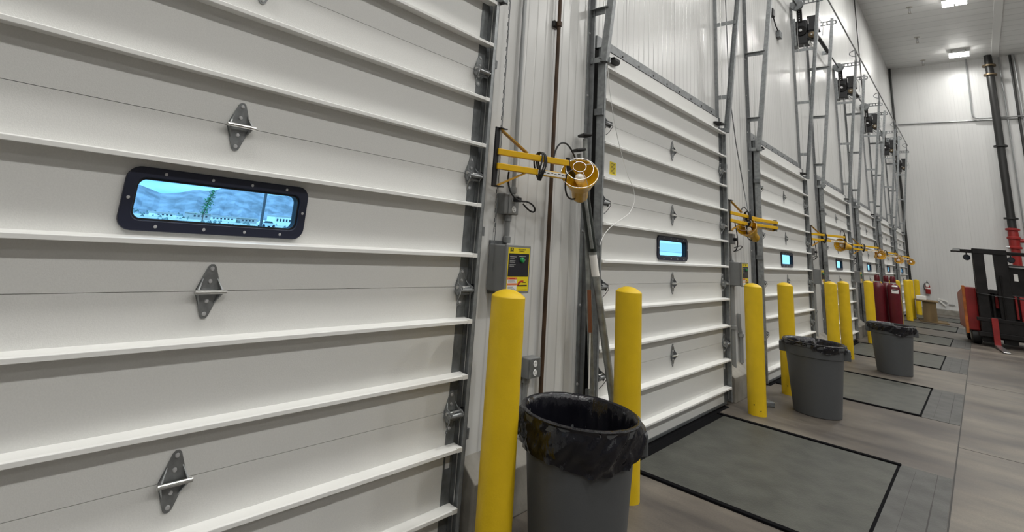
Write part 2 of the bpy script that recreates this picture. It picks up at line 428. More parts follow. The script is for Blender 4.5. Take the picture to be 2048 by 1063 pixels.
# galvanized header angle over each door
for i in range(ND):
    y = i*P
    m = MB().box(XW, -.05, y-1.37, y+1.37, 3.052, 3.165); m.box(XW, .004, y-1.37, y+1.37, 3.052, 3.058)
    h = tag(m.build('trim_%d' % (i+2), M['galvh']), 'galvanized header angle above the %s dock door' % ORD[i], 'door header', kind='structure')
    for k in range(9): MB().lathe([(0,.006),(.01,.005),(.011,0)], (-.05, y-1.24+k*.31, 3.115), (1,0,0), n=8).build('header_bolt', M['black'], h)

# ------------------------------------------------------------------ lift tracks (one prototype per side)
LEAN = .1035
def lean_x(z): return .05 + max(0, z-2.93)*LEAN
def make_track(s):
    t = thing('lift_track', '', 'door track', group='lift tracks beside the dock doors')
    def b(m, x0, x1, y0, y1, z0, z1): m.box(x0, x1, min(s*y0, s*y1), max(s*y0, s*y1), z0, z1)
    m = MB()
    b(m, XW+.001, -.032, -.002, .002, .002, 6.15); b(m, XW+.001, XW+.006, 0, .058, .34, 6.15); b(m, -.036, -.032, .002, .016, .002, 6.15)
    w = m.build('wall_angle', M['galvh'], t)
    for k in range(11): MB().lathe([(0,.007),(.009,.006),(.01,0)], (XW+.006, s*.036, .55+k*.52), (1,0,0), n=8).build('anchor_bolt', M['screw'], w)
    m = MB()
    b(m, -.012, .052, -.026, -.022, .03, 2.95); b(m, .048, .052, -.048, -.022, .03, 2.95); b(m, -.012, -.008, -.048, -.022, .03, 2.95)
    m.build('vertical_track', M['galv'], t)
    for z in (.5, 1.52, 2.5): MB().bar((-.02, s*-.012, z), (.05, s*-.012, z), .022, .05).build('track_clip', M['galvd'], t)
    # leaning upper rail: C-shaped channel
    p0, p1 = Vector((lean_x(2.90), 0, 2.90)), Vector((lean_x(6.25), 0, 6.25))
    m = MB()
    m.bar(p0 + Vector((.027,s*-.004,0)), p1 + Vector((.027,s*-.004,0)), .046, .005, up=(1,0,0))
    m.bar(p0 + Vector((.002,s*.017,0)), p1 + Vector((.002,s*.017,0)), .005, .050, up=(1,0,0))
    m.bar(p0 + Vector((-.023,s*-.004,0)), p1 + Vector((-.023,s*-.004,0)), .046, .005, up=(1,0,0))
    m.build('leaning_rail', M['galv'], t)
    m = MB(); m.bar((lean_x(2.92)-.03, s*-.03, 2.92), (lean_x(2.92)+.04, s*-.03, 2.92), .012, .045); m.cyl((lean_x(2.92)-.01, s*-.04, 2.92), (lean_x(2.92)-.01, s*.06, 2.92), .006, n=8)
    m.bar((-.06, s*.01, 2.92), (.03, s*.01, 2.92), .006, .045)
    m.build('splice_bracket', M['galv'], t)
    for z in (3.33, 4.26, 5.24):
        x0, x1 = -.06, lean_x(z)
        m = MB(); m.bar((x0, s*.004, z), (x1, s*.004, z), .005, .05); m.bar((x0, s*.022, z+.0225), (x1, s*.022, z+.0225), .036, .005)
        m.build('spacer_rung', M['galv'], t)
    z = 6.16; m = MB()
    x0, x1 = -.06, lean_x(z)+.07
    for a, bb in ((z+.035, .022), (z-.035, .022)): m.bar((x0, s*.006, a), (x1, s*.006, a), .005, bb)
    n = 7
    for k in range(n+1):
        x = x0 + (x1-x0)*k/n; m.bar((x-.012, s*.006, z), (x+.012, s*.006, z), .005, .06)
    m.build('perforated_end_bracket', M['galvd'], t)
    m = MB(); m.tube([(.02, s*-.036, 2.9-.07*k) for k in range(2)], .002, 5); m.tube([(.012, s*-.035, .05), (.012, s*-.035, 3.0), (.045, s*-.02, 6.1)], .0022, 6)
    m.build('lift_cable', M['wire'], t)
    if s > 0:
        c = [(lean_x(6.3) - .0 + .10*cos(a)*0 - .12*sin(a), .0, 6.42 + .075*cos(a)) for a in [i*pi/10 for i in range(11)]]
        m = MB().tube(c, .009, 8); m.cyl((lean_x(6.3), 0, 6.22), (lean_x(6.3), 0, 6.52), .016, n=10)
        m.build('cable_loop', M['galvd'], t)
    return t
tr = make_track(1); tl = make_track(-1)
def tlab(i, far): return 'galvanized lift track with leaning upper rail on the %s edge of the %s dock door' % ('far' if far else 'near', ORD[i])
tr.location = (0, 1.432, 0); tr['label'] = tlab(0, True)
tl.location = (0, P-1.432, 0); tl['label'] = tlab(1, False)
for i in range(1, ND): dup(tr, (0, i*P+1.432, 0), tlab(i, True))
for i in range(2, ND): dup(tl, (0, i*P-1.432, 0), tlab(i, False))

# ------------------------------------------------------------------ shafts and operators over the doors
def make_shaft():
    t = thing('counterbalance_shaft', '', 'door shaft', group='counterbalance shafts above the dock doors')
    MB().cyl((.05, -1.60, 0), (.05, 1.62, 0), .0155, n=12).build('shaft', M['galvd'], t)
    m = MB().cyl((.05, -1.10, 0), (.05, .14, 0), .036, n=14)
    m.build('spring', M['black'], t)
    m = MB()
    for k in range(46): m.lathe([(.0355, -.008), (.0385, 0), (.0355, .008)], (.05, -1.09+k*.0268, 0), (0,1,0), n=14)
    m.build('spring_coil', M['black'], t)
    for y in (-1.40, 1.40):
        MB().lathe([(0,-.03),(.1,-.03),(.105,-.022),(.098,-.014),(.092,0),(.098,.014),(.105,.022),(.1,.03),(0,.03)], (.05, y, 0), (0,1,0), n=28).build('cable_drum', M['galvd'], t)
    for y in (-1.47, -.02+.2, 1.47):
        m = MB().box(XW+.001, .11, y-.003, y+.003, -.05, .05); m.build('bearing_plate', M['galv'], t)
    return t
def make_operator():
    t = thing('door_operator', '', 'door motor', group='motor operators on the lift tracks')
    m = MB().box(-.02, .17, .05, .24, -.30, .16); m.build('gearbox', M['black'], t, bevel=.012)
    m = MB().box(.178, .35, .05, .26, -.06, .22); m.build('control_housing', M['black'], t, bevel=.01)
    MB().lathe([(0,0),(.085,0),(.085,.13),(.06,.15),(0,.15)], (.25, .06, -.16), (0,1,0), n=24).build('motor', M['black'], t)
    h = MB().lathe([(0,-.05),(.03,-.05),(.055,-.035),(.06,0),(0,0)], (.245, .058, -.16), (0,1,0), n=20).build('clutch', M['brass'], t)
    MB().cyl((.245, 0, -.16), (.245, .05, -.16), .013, n=10).build('clutch_nut', M['screw'], h)
    s = MB().lathe([(0,-.02),(.095,-.018),(.1,-.01),(.1,.0),(0,.0)], (.075, .045, -.05), (0,1,0), n=24).build('sprocket', M['fblk'], t)
    MB().cyl((.075, .0, -.05), (.075, .04, -.05), .026, n=12).build('sprocket_hub', M['screw'], s)
    m = MB().box(.02, .11, .03, .05, .12, .42); c = m.build('chain_guard', M['fblk'], t, bevel=.006)
    m = MB()
    for k in range(6): m.lathe([(0,.003),(.009,.003),(.009,0)], (.065, .030, .15+k*.045), (0,-1,0), n=8)
    m.build('guard_hole', M['pale'], c)
    MB().box(XW+.001, .0, .02, .22, -.33, .2).build('mounting_plate', M['galv'], t)
    MB().cyl((.10,.1,-.42), (.10,.1,-.29), .01, n=8).build('cable_gland', M['conduit'], t)
    MB().tube(bez((.20,.12,-.25),(.22,.12,-.36),(.30,.1,-.34),(.33,.1,-.2)), .008, 8).build('flexible_conduit', M['conduit'], t)
    MB().tube(bez((.35,.1,.12),(.42,.08,.1),(.43,.06,-.05),(.40,.05,-.2)), .006, 6).build('flexible_conduit', M['conduit'], t)
    MB().box(.19, .205, .046, .05, .06, .17).build('rating_label', M['pale'], t)
    return t
sh = make_shaft(); op = make_operator()
for n, i in enumerate(range(2, ND)):
    ls = 'dark counterbalance shaft with cable drums high above the %s dock door' % ORD[i]
    lo = 'black motor operator high on the far lift track of the %s dock door' % ORD[i]
    if n == 0:
        sh.location = (0, i*P, 6.11); sh['label'] = ls; op.location = (0, i*P+1.45, 5.68); op['label'] = lo
    else:
        dup(sh, (0, i*P, 6.11), ls); dup(op, (0, i*P+1.45, 5.68), lo)
# long conduit across the tops of the leaning rails
tag(MB().cyl((.43, 2*P-2.0, 6.42), (.43, 6*P+1.5, 6.42), .016, n=10).build('strut_pipe', M['conduit']), 'long grey pipe running along the tops of the leaning rails', 'pipe')

# ------------------------------------------------------------------ dock lamps
def frame_of(n):
    n = Vector(n).normalized(); a = n.cross(Vector((0,0,1))).normalized(); b = n.cross(a)
    return n, a, b
def dock_lamp(i, label, elbow, head, normal, folded=False, loops=True, size=1.0):
    """elbow/head: absolute positions; mount sits on the far lift track of door i"""
    y0 = i*P + 1.475
    t = thing('dock_lamp', label, 'lamp', (.045, y0, 1.78), group='swing arm dock lamps')
    O = Vector((.045, y0, 1.78))
    L = lambda p: Vector(p) - O
    m = MB().box(-.008, .004, -.005, .035, 0, .35); m.bar((0,.015,.003), (.0,.075,.003), .05, .006); m.bar((0,.015,.345), (.0,.075,.345), .05, .006)
    m.build('mount_bracket', M['black'], t, bevel=.002)
    MB().cyl((0, .035, .0), (0, .035, .35), .008, n=10).build('pivot_rod', M['wire'], t)
    E_ = L(elbow)
    for dz in (.205, .12):
        a = Vector((0, .02, dz)); b = Vector((E_.x, E_.y, dz + E_.z - .205))
        arm = MB().bar(a, b, .032, .036).build('arm', M['yarm'], t, bevel=.003)
        if dz == .12:
            d = (b-a).normalized(); nrm = d.cross(Vector((0,0,1))).normalized()
            if nrm.x < 0: nrm = -nrm
            q0 = a + d*((b-a).length*.55) + nrm*.0166; q1 = a + d*((b-a).length*.95) + nrm*.0166
            lab = MB().bar(q0, q1, .001, .026).build('maker_label', M['paper'], arm)
            pl = MB()
            for k in range(7):
                u0 = .05 + k*.135; pl.bar(q0.lerp(q1, u0) + nrm*.0008 + Vector((0,0,.005*(k % 2))), q0.lerp(q1, u0+.09) + nrm*.0008 + Vector((0,0,.005*(k % 2))), .0006, .005)
            pl.build('print_line', M['ink'], lab)
    d = Vector((E_.x, E_.y, 0)).normalized()
    MB().bar((0,.03,.343), Vector((0,.02,.225)) + d*.21, .028, .008).build('diagonal_brace', M['brownarm'], t)
    MB().bar((0,.03,.005), Vector((0,.02,.10)) + d*.20, .028, .008).build('diagonal_brace', M['brownarm'], t)
    n, a, b = frame_of(normal)
    H = L(head)
    if folded:
        for dz in (0, -.06):
            MB().bar(E_ + Vector((.05, 0, dz)), H + Vector((0,0,.1+dz)), .03, .034).build('arm', M['yarm'], t, bevel=.003)
        MB().cyl(E_ + Vector((.03,0,-.10)), E_ + Vector((.03,0,.03)), .02, n=12).build('elbow_pivot', M['galvd'], t)
    # head: mouth centre H, looking along n
    S = .112*size
    prof = [(0,-.235*size),(.045*size,-.235*size),(.05*size,-.225*size),(.052*size,-.13*size),(.075*size,-.10*size),(S*.93,-.02*size),(S,0),(S*.96,.002),(S*.89,-.02*size),(.07*size,-.095*size),(.04*size,-.11*size),(0,-.112*size)]
    MB().lathe(prof, H, n, n=36).build('lamp_head', M['yplas'], t, angle=60)
    MB().cyl(H - n*.24*size, H - n*.20*size, .046*size, n=16).build('rear_cap', M['galv'], t)
    MB().lathe([(0,0),(.018,.0),(.022,.03),(.033,.06),(.03,.085),(.016,.1),(0,.104)], H - n*.115*size, n, n=20).build('bulb', M['bulb'], t, angle=80)
    cg = MB()
    def dome(r): return .075*size*math.sqrt(max(0, 1-(r/S)**2))
    for rr in (S*.99, S*.72, S*.34):
        cg.tube([H + n*dome(rr) + (a*cos(q)+b*sin(q))*rr for q in [2*pi*k/28 for k in range(28)]], .0017, 6, closed=True)
    for q in (0, pi/2, pi, 3*pi/2):
        cg.tube([H + n*dome(rr) + (a*cos(q+.5)+b*sin(q+.5))*rr for rr in [S*(.99-.65*k/6) for k in range(7)]], .0017, 6)
    cg.build('wire_guard', M['wire'], t)
    # bracket that hangs the head from the arm end, and the cord
    E2 = E_ if not folded else H + Vector((0,0,.1))
    neck = H - n*.17*size
    m = MB().bar(E2 + Vector((0,0,-.02)), neck + Vector((0,0,.04)), .03, .01); m.cyl(E2 + Vector((0,0,-.10)), E2 + Vector((0,0,.035)), .014, n=10)
    m.build('swivel_bracket', M['black'], t)
    if loops:
        c = MB()
        dA = d
        for w in (.30, .315, .325):
            ctr = Vector((0,.02,.16)) + dA*w; sx = Vector((dA.y,-dA.x,0))
            c.tube([ctr + sx*(.034*cos(q)) + Vector((0,0,.085*sin(q))) + dA*(.012*sin(2*q+w*40)) for q in [2*pi*k/20 for k in range(20)]], .0055, 7, closed=True)
        c.build('cord_wrap', M['rubber'], t)
    c = MB()
    c.tube(bez(E2 - d*.12 + Vector((.01,0,.02)), E2 - d*.09 + Vector((0,0,.17)), E2 + Vector((0,.06,.2)), neck + Vector((0,.02,.03)), 14), .0055, 8)
    c.tube(bez(E2 - d*.02 + Vector((.02,0,-.05)), E2 - d*.06 + Vector((.02,0,-.2)), neck + Vector((-.05,-.05,-.1)), neck - n*.06, 14), .0055, 8)
    if i == 0:
        c.tube(bez((.0,.14,.10), (.02,.10,.0), (.04,.14,-.08), (.03,.29,-.06), 16) + bez((.03,.29,-.06), (.05,.40,-.07), (.02,.42,-.17), (0,.30,-.075), 14)[1:], .0055, 8)
    else:
        c.tube(bez((.02,.12,.10), (.05,.12,-.08), (.05,.15,-.2), (-.03,.22,-.22), 16) + bez((-.03,.22,-.22), (-.02,.5,-.2), (0,.6,-.1), (-.04,.27,-.18), 14)[1:], .0055, 8)
    c.build('power_cord', M['rubber'], t)
    return t
dock_lamp(0, 'yellow swing-arm dock lamp on the nearest track, caged bulb facing the camera', (.215, 1.985, 1.985), (.268, 2.045, 1.925), (.43, -.75, .51), size=1.04)
dock_lamp(1, 'yellow dock lamp with folded double arm just past the second door', (.295, 6.34, 1.935), (.135, 5.90, 1.845), (-.15, -.86, .50), folded=True)
dock_lamp(2, 'yellow dock lamp third from the camera, caged head tipped sideways at a straight arm', (.40, 10.46, 1.99), (.325, 10.5, 1.855), (-.40, -.80, .10))
dock_lamp(3, 'yellow dock lamp just above the gas cylinders, round mouth facing the camera', (.43, 14.50, 1.97), (.468, 14.45, 1.825), (.42, -.88, .22))
dock_lamp(4, 'yellow dock lamp between the sixth and fifth doors, second lamp from the end wall', (.41, 18.62, 1.96), (.447, 18.57, 1.807), (.35, -.90, .22))
dock_lamp(5, 'small yellow dock lamp farthest down the row, closest to the end wall', (.38, 22.74, 1.98), (.42, 22.69, 1.836), (.3, -.92, .2))

# ------------------------------------------------------------------ pier fittings
def text(name, body, size, matl, parent, loc, rot=(pi/2, 0, pi/2), ext=.0006):
    cu = bpy.data.curves.new(name, 'FONT'); cu.body = body; cu.size = size; cu.extrude = ext; cu.align_x = 'CENTER'; cu.align_y = 'CENTER'
    o = bpy.data.objects.new(name, cu); COL.objects.link(o); o.parent = parent; o.location = loc; o.rotation_euler = rot
    cu.materials.append(matl); bpy.context.view_layer.update()
    me = bpy.data.meshes.new_from_object(o.evaluated_get(bpy.context.evaluated_depsgraph_get()))
    bpy.data.objects.remove(o); bpy.data.curves.remove(cu)
    o = bpy.data.objects.new(name, me); COL.objects.link(o); o.parent = parent; o.location = loc; o.rotation_euler = rot
    return o
def control_box(y, z, w, h, label, full=True, depth=.15):
    t = thing('leveler_control_box', label, 'control box', (XW, y, z), group='leveler control boxes on the piers')
    MB().box(.012, depth-.018, 0, w, 0, h).build('enclosure', M['box'], t, bevel=.006)
    MB().box(depth-.017, depth, -.004, w+.004, -.004, h+.004).build('lid', M['box'], t, bevel=.004)
    m = MB(); m.box(0, .012, .01, w-.06, h-.01, h+.02); m.box(0, .012, .02, w-.02, -.02, .03); m.build('mounting_tab', M['galvd'], t, bevel=.002)
    x = depth
    f = MB().box(x-.0005, x+.001, .012, w-.008, .010, h-.010).build('face_label', M['ylab'], t)
    MB().box(x+.001, x+.0016, .018, w-.014, h*.345, h*.835).build('black_panel', M['blab'], f)
    g = MB().lathe([(0,.014),(.011,.014),(.013,.010),(.016,.009),(.016,0)], (x+.0016, w*.63, h*.70), (1,0,0), n=20).build('push_button', M['green'], t)
    MB().box(x+.001, x+.0016, .03, .058, h*.865, h*.955).build('emblem', M['ink'], f)
    m = MB(); m.box(x+.0016, x+.002, .040, .046, h*.90, h*.945); m.box(x+.0016, x+.002, .034, .054, h*.873, h*.882); m.build('emblem_mark', M['ylab'], f)
    text('lettering', 'DOCK LEVELER', h*.040, M['ink'], f, (x+.0012, w*.62, h*.925)); text('lettering', 'CONTROL', h*.040, M['ink'], f, (x+.0012, w*.62, h*.885))
    if full:
        m = MB()
        for k, ww in enumerate((.06, .04, .05, .045, .055, .04)): m.box(x+.0016, x+.002, .03, .03+ww, h*(.76-.032*k - .02*(k//2)), h*(.768-.032*k - .02*(k//2)))
        m.box(x+.0016, x+.002, w*.5, w*.80, h*.775, h*.782); m.box(x+.0016, x+.002, w*.74, w*.79, h*.70, h*.708)
        m.build('print_line', M['pale'], f)
    m = MB().box(x+.001, x+.0016, .018, w*.47, h*.05, h*.33); wl = m.build('warning_label', M['paper'], f)
    m = MB().box(x+.0016, x+.002, .018, w*.47, h*.285, h*.33); m.box(x+.0016, x+.002, .018, w*.47, h*.165, h*.205); m.build('warning_band', M['olab'], wl)
    m = MB().box(x+.002, x+.0024, w*.16, w*.38, h*.295, h*.315); m.build('warning_word', M['rlab'], wl)
    m = MB()
    for k in range(3): m.box(x+.0016, x+.002, .025, w*(.44-.04*k), h*(.225+.02*k), h*(.231+.02*k)); m.box(x+.0016, x+.002, .025, w*(.42-.05*k), h*(.075+.025*k), h*(.082+.025*k))
    m.build('print_line', M['ink'], wl)
    # arched red emblem over a black band
    pts_o = [(x+.001, w*.70 + w*.20*cos(a), h*.165 + h*.10*sin(a)) for a in [pi*k/10 for k in range(4, 11)]]
    pts_i = [(x+.001, w*.70 + w*.13*cos(a), h*.165 + h*.06*sin(a)) for a in [pi*k/10 for k in range(10, 3, -1)]]
    MB().prism(pts_o + pts_i, (.0008, 0, 0)).build('arch_mark', M['rlab'], f)
    m = MB().box(x+.001, x+.0016, w*.50, w*.91, h*.14, h*.168); m.box(x+.001, x+.0016, w*.72, w*.86, h*.215, h*.228); m.box(x+.001, x+.0016, w*.54, w*.92, h*.06, h*.068); m.build('band_mark', M['ink'], f)
    return t
control_box(1.605, 1.190, .225, .265, 'grey control box with yellow label behind the nearest bollard')
control_box(P+1.745, 1.180, .235, .26, 'grey control box with yellow label between the second and third doors')
control_box(2*P+1.90, 1.165, .25, .245, 'grey control box on the pier past the third door', False)
control_box(3*P+1.98, 1.165, .25, .245, 'grey control box on the pier past the fourth door, farthest visible', False)
# conduits and outlet boxes on the nearest pier
t = thing('outlet_box', 'grey double outlet box with a plugged-in black cord above the control box', 'outlet', (XW, 1.66, 1.635))
MB().box(0, .062, 0, .135, 0, .125).build('back_box', M['box'], t, bevel=.006)
cp = MB().box(.0615, .068, .035, .132, .003, .122).build('cover_plate', M['conduit'], t, bevel=.003)
m = MB()
for z in (.033, .09): m.lathe([(0,.003),(.018,.003),(.019,0)], (.068, .085, z), (1,0,0), n=20)
r = m.build('receptacle', M['white'], t)
m = MB()
for z in (.033, .09): m.box(.0712, .0716, .078, .080, z, z+.01); m.box(.0712, .0716, .089, .091, z, z+.008); m.lathe([(0,.0005),(.003,.0005),(.003,0)], (.0711, .085, z-.008), (1,0,0), n=8)
m.build('slot', M['ink'], r)
MB().box(.07, .115, .065, .10, .078, .108).build('plug', M['black'], t, bevel=.005)
t = thing('outlet_box', 'grey double outlet box low on the pier beside the brown pipe', 'outlet', (XW, 1.985, .675))
MB().box(0, .068, 0, .125, 0, .115).build('back_box', M['box'], t, bevel=.006)
cp = MB().box(.0675, .074, .002, .123, .002, .113).build('cover_plate', M['galvd'], t, bevel=.003)
m = MB()
for z in (.032, .083): m.lathe([(0,.003),(.018,.003),(.019,0)], (.074, .0625, z), (1,0,0), n=20)
r = m.build('receptacle', M['white'], t)
m = MB()
for z in (.032, .083): m.box(.0772, .0776, .055, .057, z, z+.01); m.box(.0772, .0776, .066, .068, z, z+.008); m.lathe([(0,.0005),(.003,.0005),(.003,0)], (.0771, .0625, z-.008), (1,0,0), n=8)
m.build('slot', M['ink'], r)
def conduit(name, label, pts, r, mt, cat='conduit', clamps=(), kind=None):
    o = tag(MB().tube(pts, r, 12).build(name, mt), label, cat)
    for c in clamps:
        MB().lathe([(r*1.0,-.02),(r*1.5,-.018),(r*1.5,.018),(r*1.0,.02)], c, (0,0,1), n=14).build('coupling', mt, o)
    return o
conduit('conduit', 'grey conduit running down the nearest pier into the upper outlet box', [(-.046, 1.760, 7.5), (-.046, 1.778, 2.4), (-.046, 1.785, 1.762)], .014, M['conduit'], clamps=[(-.046, 1.785, 1.79)])
conduit('conduit', 'short grey conduit joining the upper outlet box to the control box', [(-.045, 1.745, 1.633), (-.045, 1.75, 1.475)], .016, M['conduit'], clamps=[(-.045, 1.745, 1.615), (-.045, 1.75, 1.485)])
conduit('conduit', 'grey conduit dropping from the low outlet box to the floor kerb', [(-.05, 2.03, .674), (-.05, 2.03, .335)], .016, M['conduit'], clamps=[(-.05, 2.03, .66)])
conduit('conduit', 'slim grey conduit curving beside the low outlet box', bez((-.052, 1.96, .72), (-.052, 1.90, .7), (-.052, 1.94, .5), (-.052, 1.93, .335)), .011, M['conduit'])
bp = conduit('sprinkler_drop_pipe', 'thin rusty brown pipe running down the nearest pier wall', [(-.034, 2.175, 8.5), (-.034, 2.175, 2.2), (-.034, 2.175, .36)], .0135, M['rust'], cat='pipe', clamps=[(-.034, 2.175, 3.05)])
MB().box(XW+.001, -.045, 2.135, 2.215, 3.03, 3.07).build('strap', M['bpipe'], bp)
# hand chain
m = MB(); z = 3.9; k = 0
while z > 1.53:
    m.tube([(.0 + (.003 if k % 2 else -.003), 1.555 + .018*(3.9-z)/2.3, z), (.0 + (.003 if k % 2 else -.003), 1.555 + .018*(3.9-z)/2.3, z-.026)], .0032, 6); z -= .028; k += 1
m2 = m.build('hand_chain', M['galvd']); tag(m2, 'hanging metal hand chain beside the nearest lift track', 'chain')
MB().tube([(.0,1.56,3.9),(.0,1.585,1.30)], .0022, 5).build('pull_cord', M['galvd'], m2)
# conduits under the second control box and others
for n, (i, yo, lab) in enumerate([(1, 1.80, 'second'), (2, 1.98, 'third'), (3, 2.05, 'fourth')]):
    y = i*P + yo
    conduit('conduit', 'grey conduit from the kerb up to the control box past the %s door' % lab, [(-.045, y, .30), (-.045, y, 1.178)], .024 if n == 0 else .02, M['conduit'], clamps=[(-.045, y, .72)])
    conduit('conduit', 'slim grey conduit above the control box past the %s door' % lab, [(-.05, y, 1.42 if n else 1.455), (-.05, y-.04, 1.62), (-.05, y-.05, 1.66)], .014, M['conduit'])
    t = thing('outlet_box', 'small outlet box with black cord under the lamp past the %s door' % lab, 'outlet', (XW, y-.09, 1.64))
    MB().box(0, .07, 0, .10, 0, .12).build('back_box', M['box'], t, bevel=.006); MB().box(.07, .105, .03, .07, .04, .075).build('plug', M['black'], t, bevel=.004)
conduit('conduit', 'thicker grey conduit with a junction fitting at the foot of the second pier', [(-.042, P+2.06, .32), (-.042, P+2.06, .62), (-.042, P+2.0, .72), (-.042, P+2.0, .86)], .022, M['conduit'], clamps=[(-.042, P+2.06, .62)])
# cables
tag(MB().tube([(-.03, 5.88, 5.2), (-.03, 5.95, 3.5), (-.03, 6.15, 2.9), (-.02, 6.4, 2.3), (.06, 6.3, 1.96)], .006, 7).build('hanging_cable', M['galvd']), 'grey cable hanging down the second pier to the folded lamp', 'cable')
tag(MB().tube(bez((.06,2.66,3.5), (.07,2.68,2.6), (.07,2.9,2.3), (.066,3.10,2.05), 12) + bez((.066,3.10,2.05), (.066,3.26,1.94), (.066,3.24,1.85), (.066,3.12,1.76), 10)[1:] + bez((.066,3.12,1.76), (.066,2.95,1.68), (.07,2.74,1.64), (.06,2.69,1.5), 10)[1:], .0028, 6).build('pull_string', M['white']), 'thin white string looping from the track across the second door', 'string')
t = thing('limit_switch', 'small black plug and bracket hanging on the wall above the third door', 'switch', (XW, 8.3, 5.4))
MB().tube([(.02,.0,1.2),(.02,0,.12)], .008, 7).build('cable', M['conduit'], t); MB().box(0,.05,-.05,.05,0,.14).build('plug_body', M['black'], t, bevel=.01)
MB().tube([(.03,.0,.02),(.04,.1,-.12),(.03,.3,-.15)], .01, 7).build('lead', M['black'], t); MB().box(0,.06,.26,.42,-.26,-.14).build('bracket', M['galvd'], t, bevel=.006)
tag(MB().tube([(-.055, 18.6, ZC), (-.055, 18.7, 6.6)], .013, 8).build('wall_conduit', M['bpipe']), 'dark thin conduit down the dock wall from the ceiling', 'conduit')
# red/black slot plates on the pier behind tracks: cargo bars leaning by the second door
def cargo_bar(label, top, foot, sleeve):
    t = thing('cargo_bar', label, 'cargo bar', foot, group='cargo bars leaning by the second door')
    T = Vector(top) - Vector(foot); d = T.normalized()
    MB().tube([Vector((0,0,.02)), T*.70], .026 if sleeve else .02, 14).build('lower_tube', M['pole'], t)
    if sleeve:
        MB().tube([T*.67, T*.87], .034, 12).build('sleeve', M['poled'], t); MB().tube([T*.68+Vector((.02,-.03,0)), T*.89+Vector((.02,-.03,0))], .012, 10).build('slide_rod', M['pole'], t)
        MB().tube([T*.595, T*.66], .0275, 14).build('paper_wrap', M['paper'], t)
    else:
        MB().tube([T*.40+Vector((.02,-.03,0)), T*.52+Vector((.02,-.03,0))], .014, 8).build('ratchet', M['copper'], t)
        MB().tube([T*.40+Vector((.02,-.03,0)), T*.40+Vector((.03,-.04,-.35))], .005, 6).build('tie_cord', M['paper'], t)
    MB().tube([T*.70, T*.985], .018 if not sleeve else .016, 12).build('upper_tube', M['pole'], t)
    a = d.cross(Vector((0,1,0))).normalized(); bb = d.cross(a)
    MB().bar(T - d*.018, T + d*.004, .10, .075).build('end_pad', M['rubber'], t, bevel=.008)
    MB().bar(Vector((0,0,.0)), Vector((0,0,.03)), .10, .075).build('end_pad', M['rubber'], t, bevel=.008)
cargo_bar('grey cargo bar with black sleeve, the more slanted of two behind the bin', (.0, 2.45, 2.165), (.215, 2.81, 0), True)
cargo_bar('grey cargo bar with rusty ratchet, leaning closest to the second door', (.0, 2.53, 2.29), (.08, 2.66, 0), False)

# ------------------------------------------------------------------ bollards
def make_bollard():
    o = MB().lathe([(0,0),(.084,0),(.084,1.213),(.082,1.217),(.06,1.233),(.03,1.245),(0,1.249)], n=40).build('bollard', M['yellow'], angle=25)
    m = MB()
    for z, a in ((.05, -.9), (.10, -1.6)): m.lathe([(0,.001),(.006,.001),(.006,0)], (.0835*cos(a), .0835*sin(a), z), (cos(a), sin(a), 0), n=8)
    m.build('drain_hole', M['ink'], o)
    return o
BL = [(0, 1.339, 'yellow bollard nearest the camera, in front of the control box'), (0, 2.609, 'yellow bollard behind the black-lined bin, at the edge of the second door'),
      (1, 1.31, 'yellow bollard at the far edge of the second door, bare floor all around its base'), (1, 2.60, 'yellow bollard directly behind the second bin'),
      (2, 1.26, 'yellow bollard past the third door, first of two close together, behind the second bin rim'), (2, 2.37, 'yellow bollard past the third door with base clear between two bins'),
      (3, 1.20, 'yellow bollard just before the maroon gas cylinders'), (3, 2.62, 'yellow bollard hidden behind the maroon gas cylinders'),
      (4, 1.26, 'yellow bollard past the fifth door, behind the gas cylinders'), (4, 2.45, 'yellow bollard partly showing past the right side of the gas cylinders'),
      (5, 1.28, 'yellow bollard beside the plywood stand, front one'), (5, 2.50, 'yellow bollard behind the plywood stand'), (6, .95, 'yellow bollard farthest away, nearest the end wall')]
b0 = None
for i, yo, lab in BL:
    p = (.33 if i > 0 or yo > 2 else .323, i*P+yo, 0)
    if i >= 1: p = (.31, p[1], 0)
    if b0 is None: b0 = tag(make_bollard(), lab, 'bollard', 'yellow bollards along the dock'); b0.location = p
    else: dup(b0, p, lab)

# ------------------------------------------------------------------ dock levelers
def make_leveler():
    t = thing('dock_leveler', '', 'dock leveler', group='dock levelers in the floor')
    MB().box(.055, 1.455, -1.09, .96, -.03, .0024).build('pit_gap', M['gap'], t)
    for y0, y1 in ((-1.085, -1.042), (.912, .955)): MB().box(.06, 1.45, y0, y1, -.02, .013).build('side_seal', M['gap'], t, bevel=.004)
    m = MB().box(.125, 1.428, -1.035, .905, -.02, .0034); m.build('deck_plate', M['deck'], t)
    m = MB().box(1.447, 1.752, -1.09, .96, -.02, .003); r = m.build('rear_plate', M['deck2'], t)
    m = MB().box(1.665, 1.669, -1.09, .96, .003, .0034); m.box(1.663, 1.671, -.5, .2, .003, .0036); m.box(1.54, 1.542, -1.0, .9, .003, .0034); m.build('plate_seam', M['joint'], r)
    m = MB().box(.004, .054, -1.32, 1.30, -.02, .0025); m.build('threshold_strip', M['gap'], t)
    return t
lv = None
for i in range(1, ND):
    lab = 'flush grey steel dock leveler in the floor before the %s dock door' % ORD[i]
    if lv is None: lv = make_leveler(); lv.location = (0, i*P, 0); lv['label'] = lab
    else: dup(lv, (0, i*P, 0), lab)

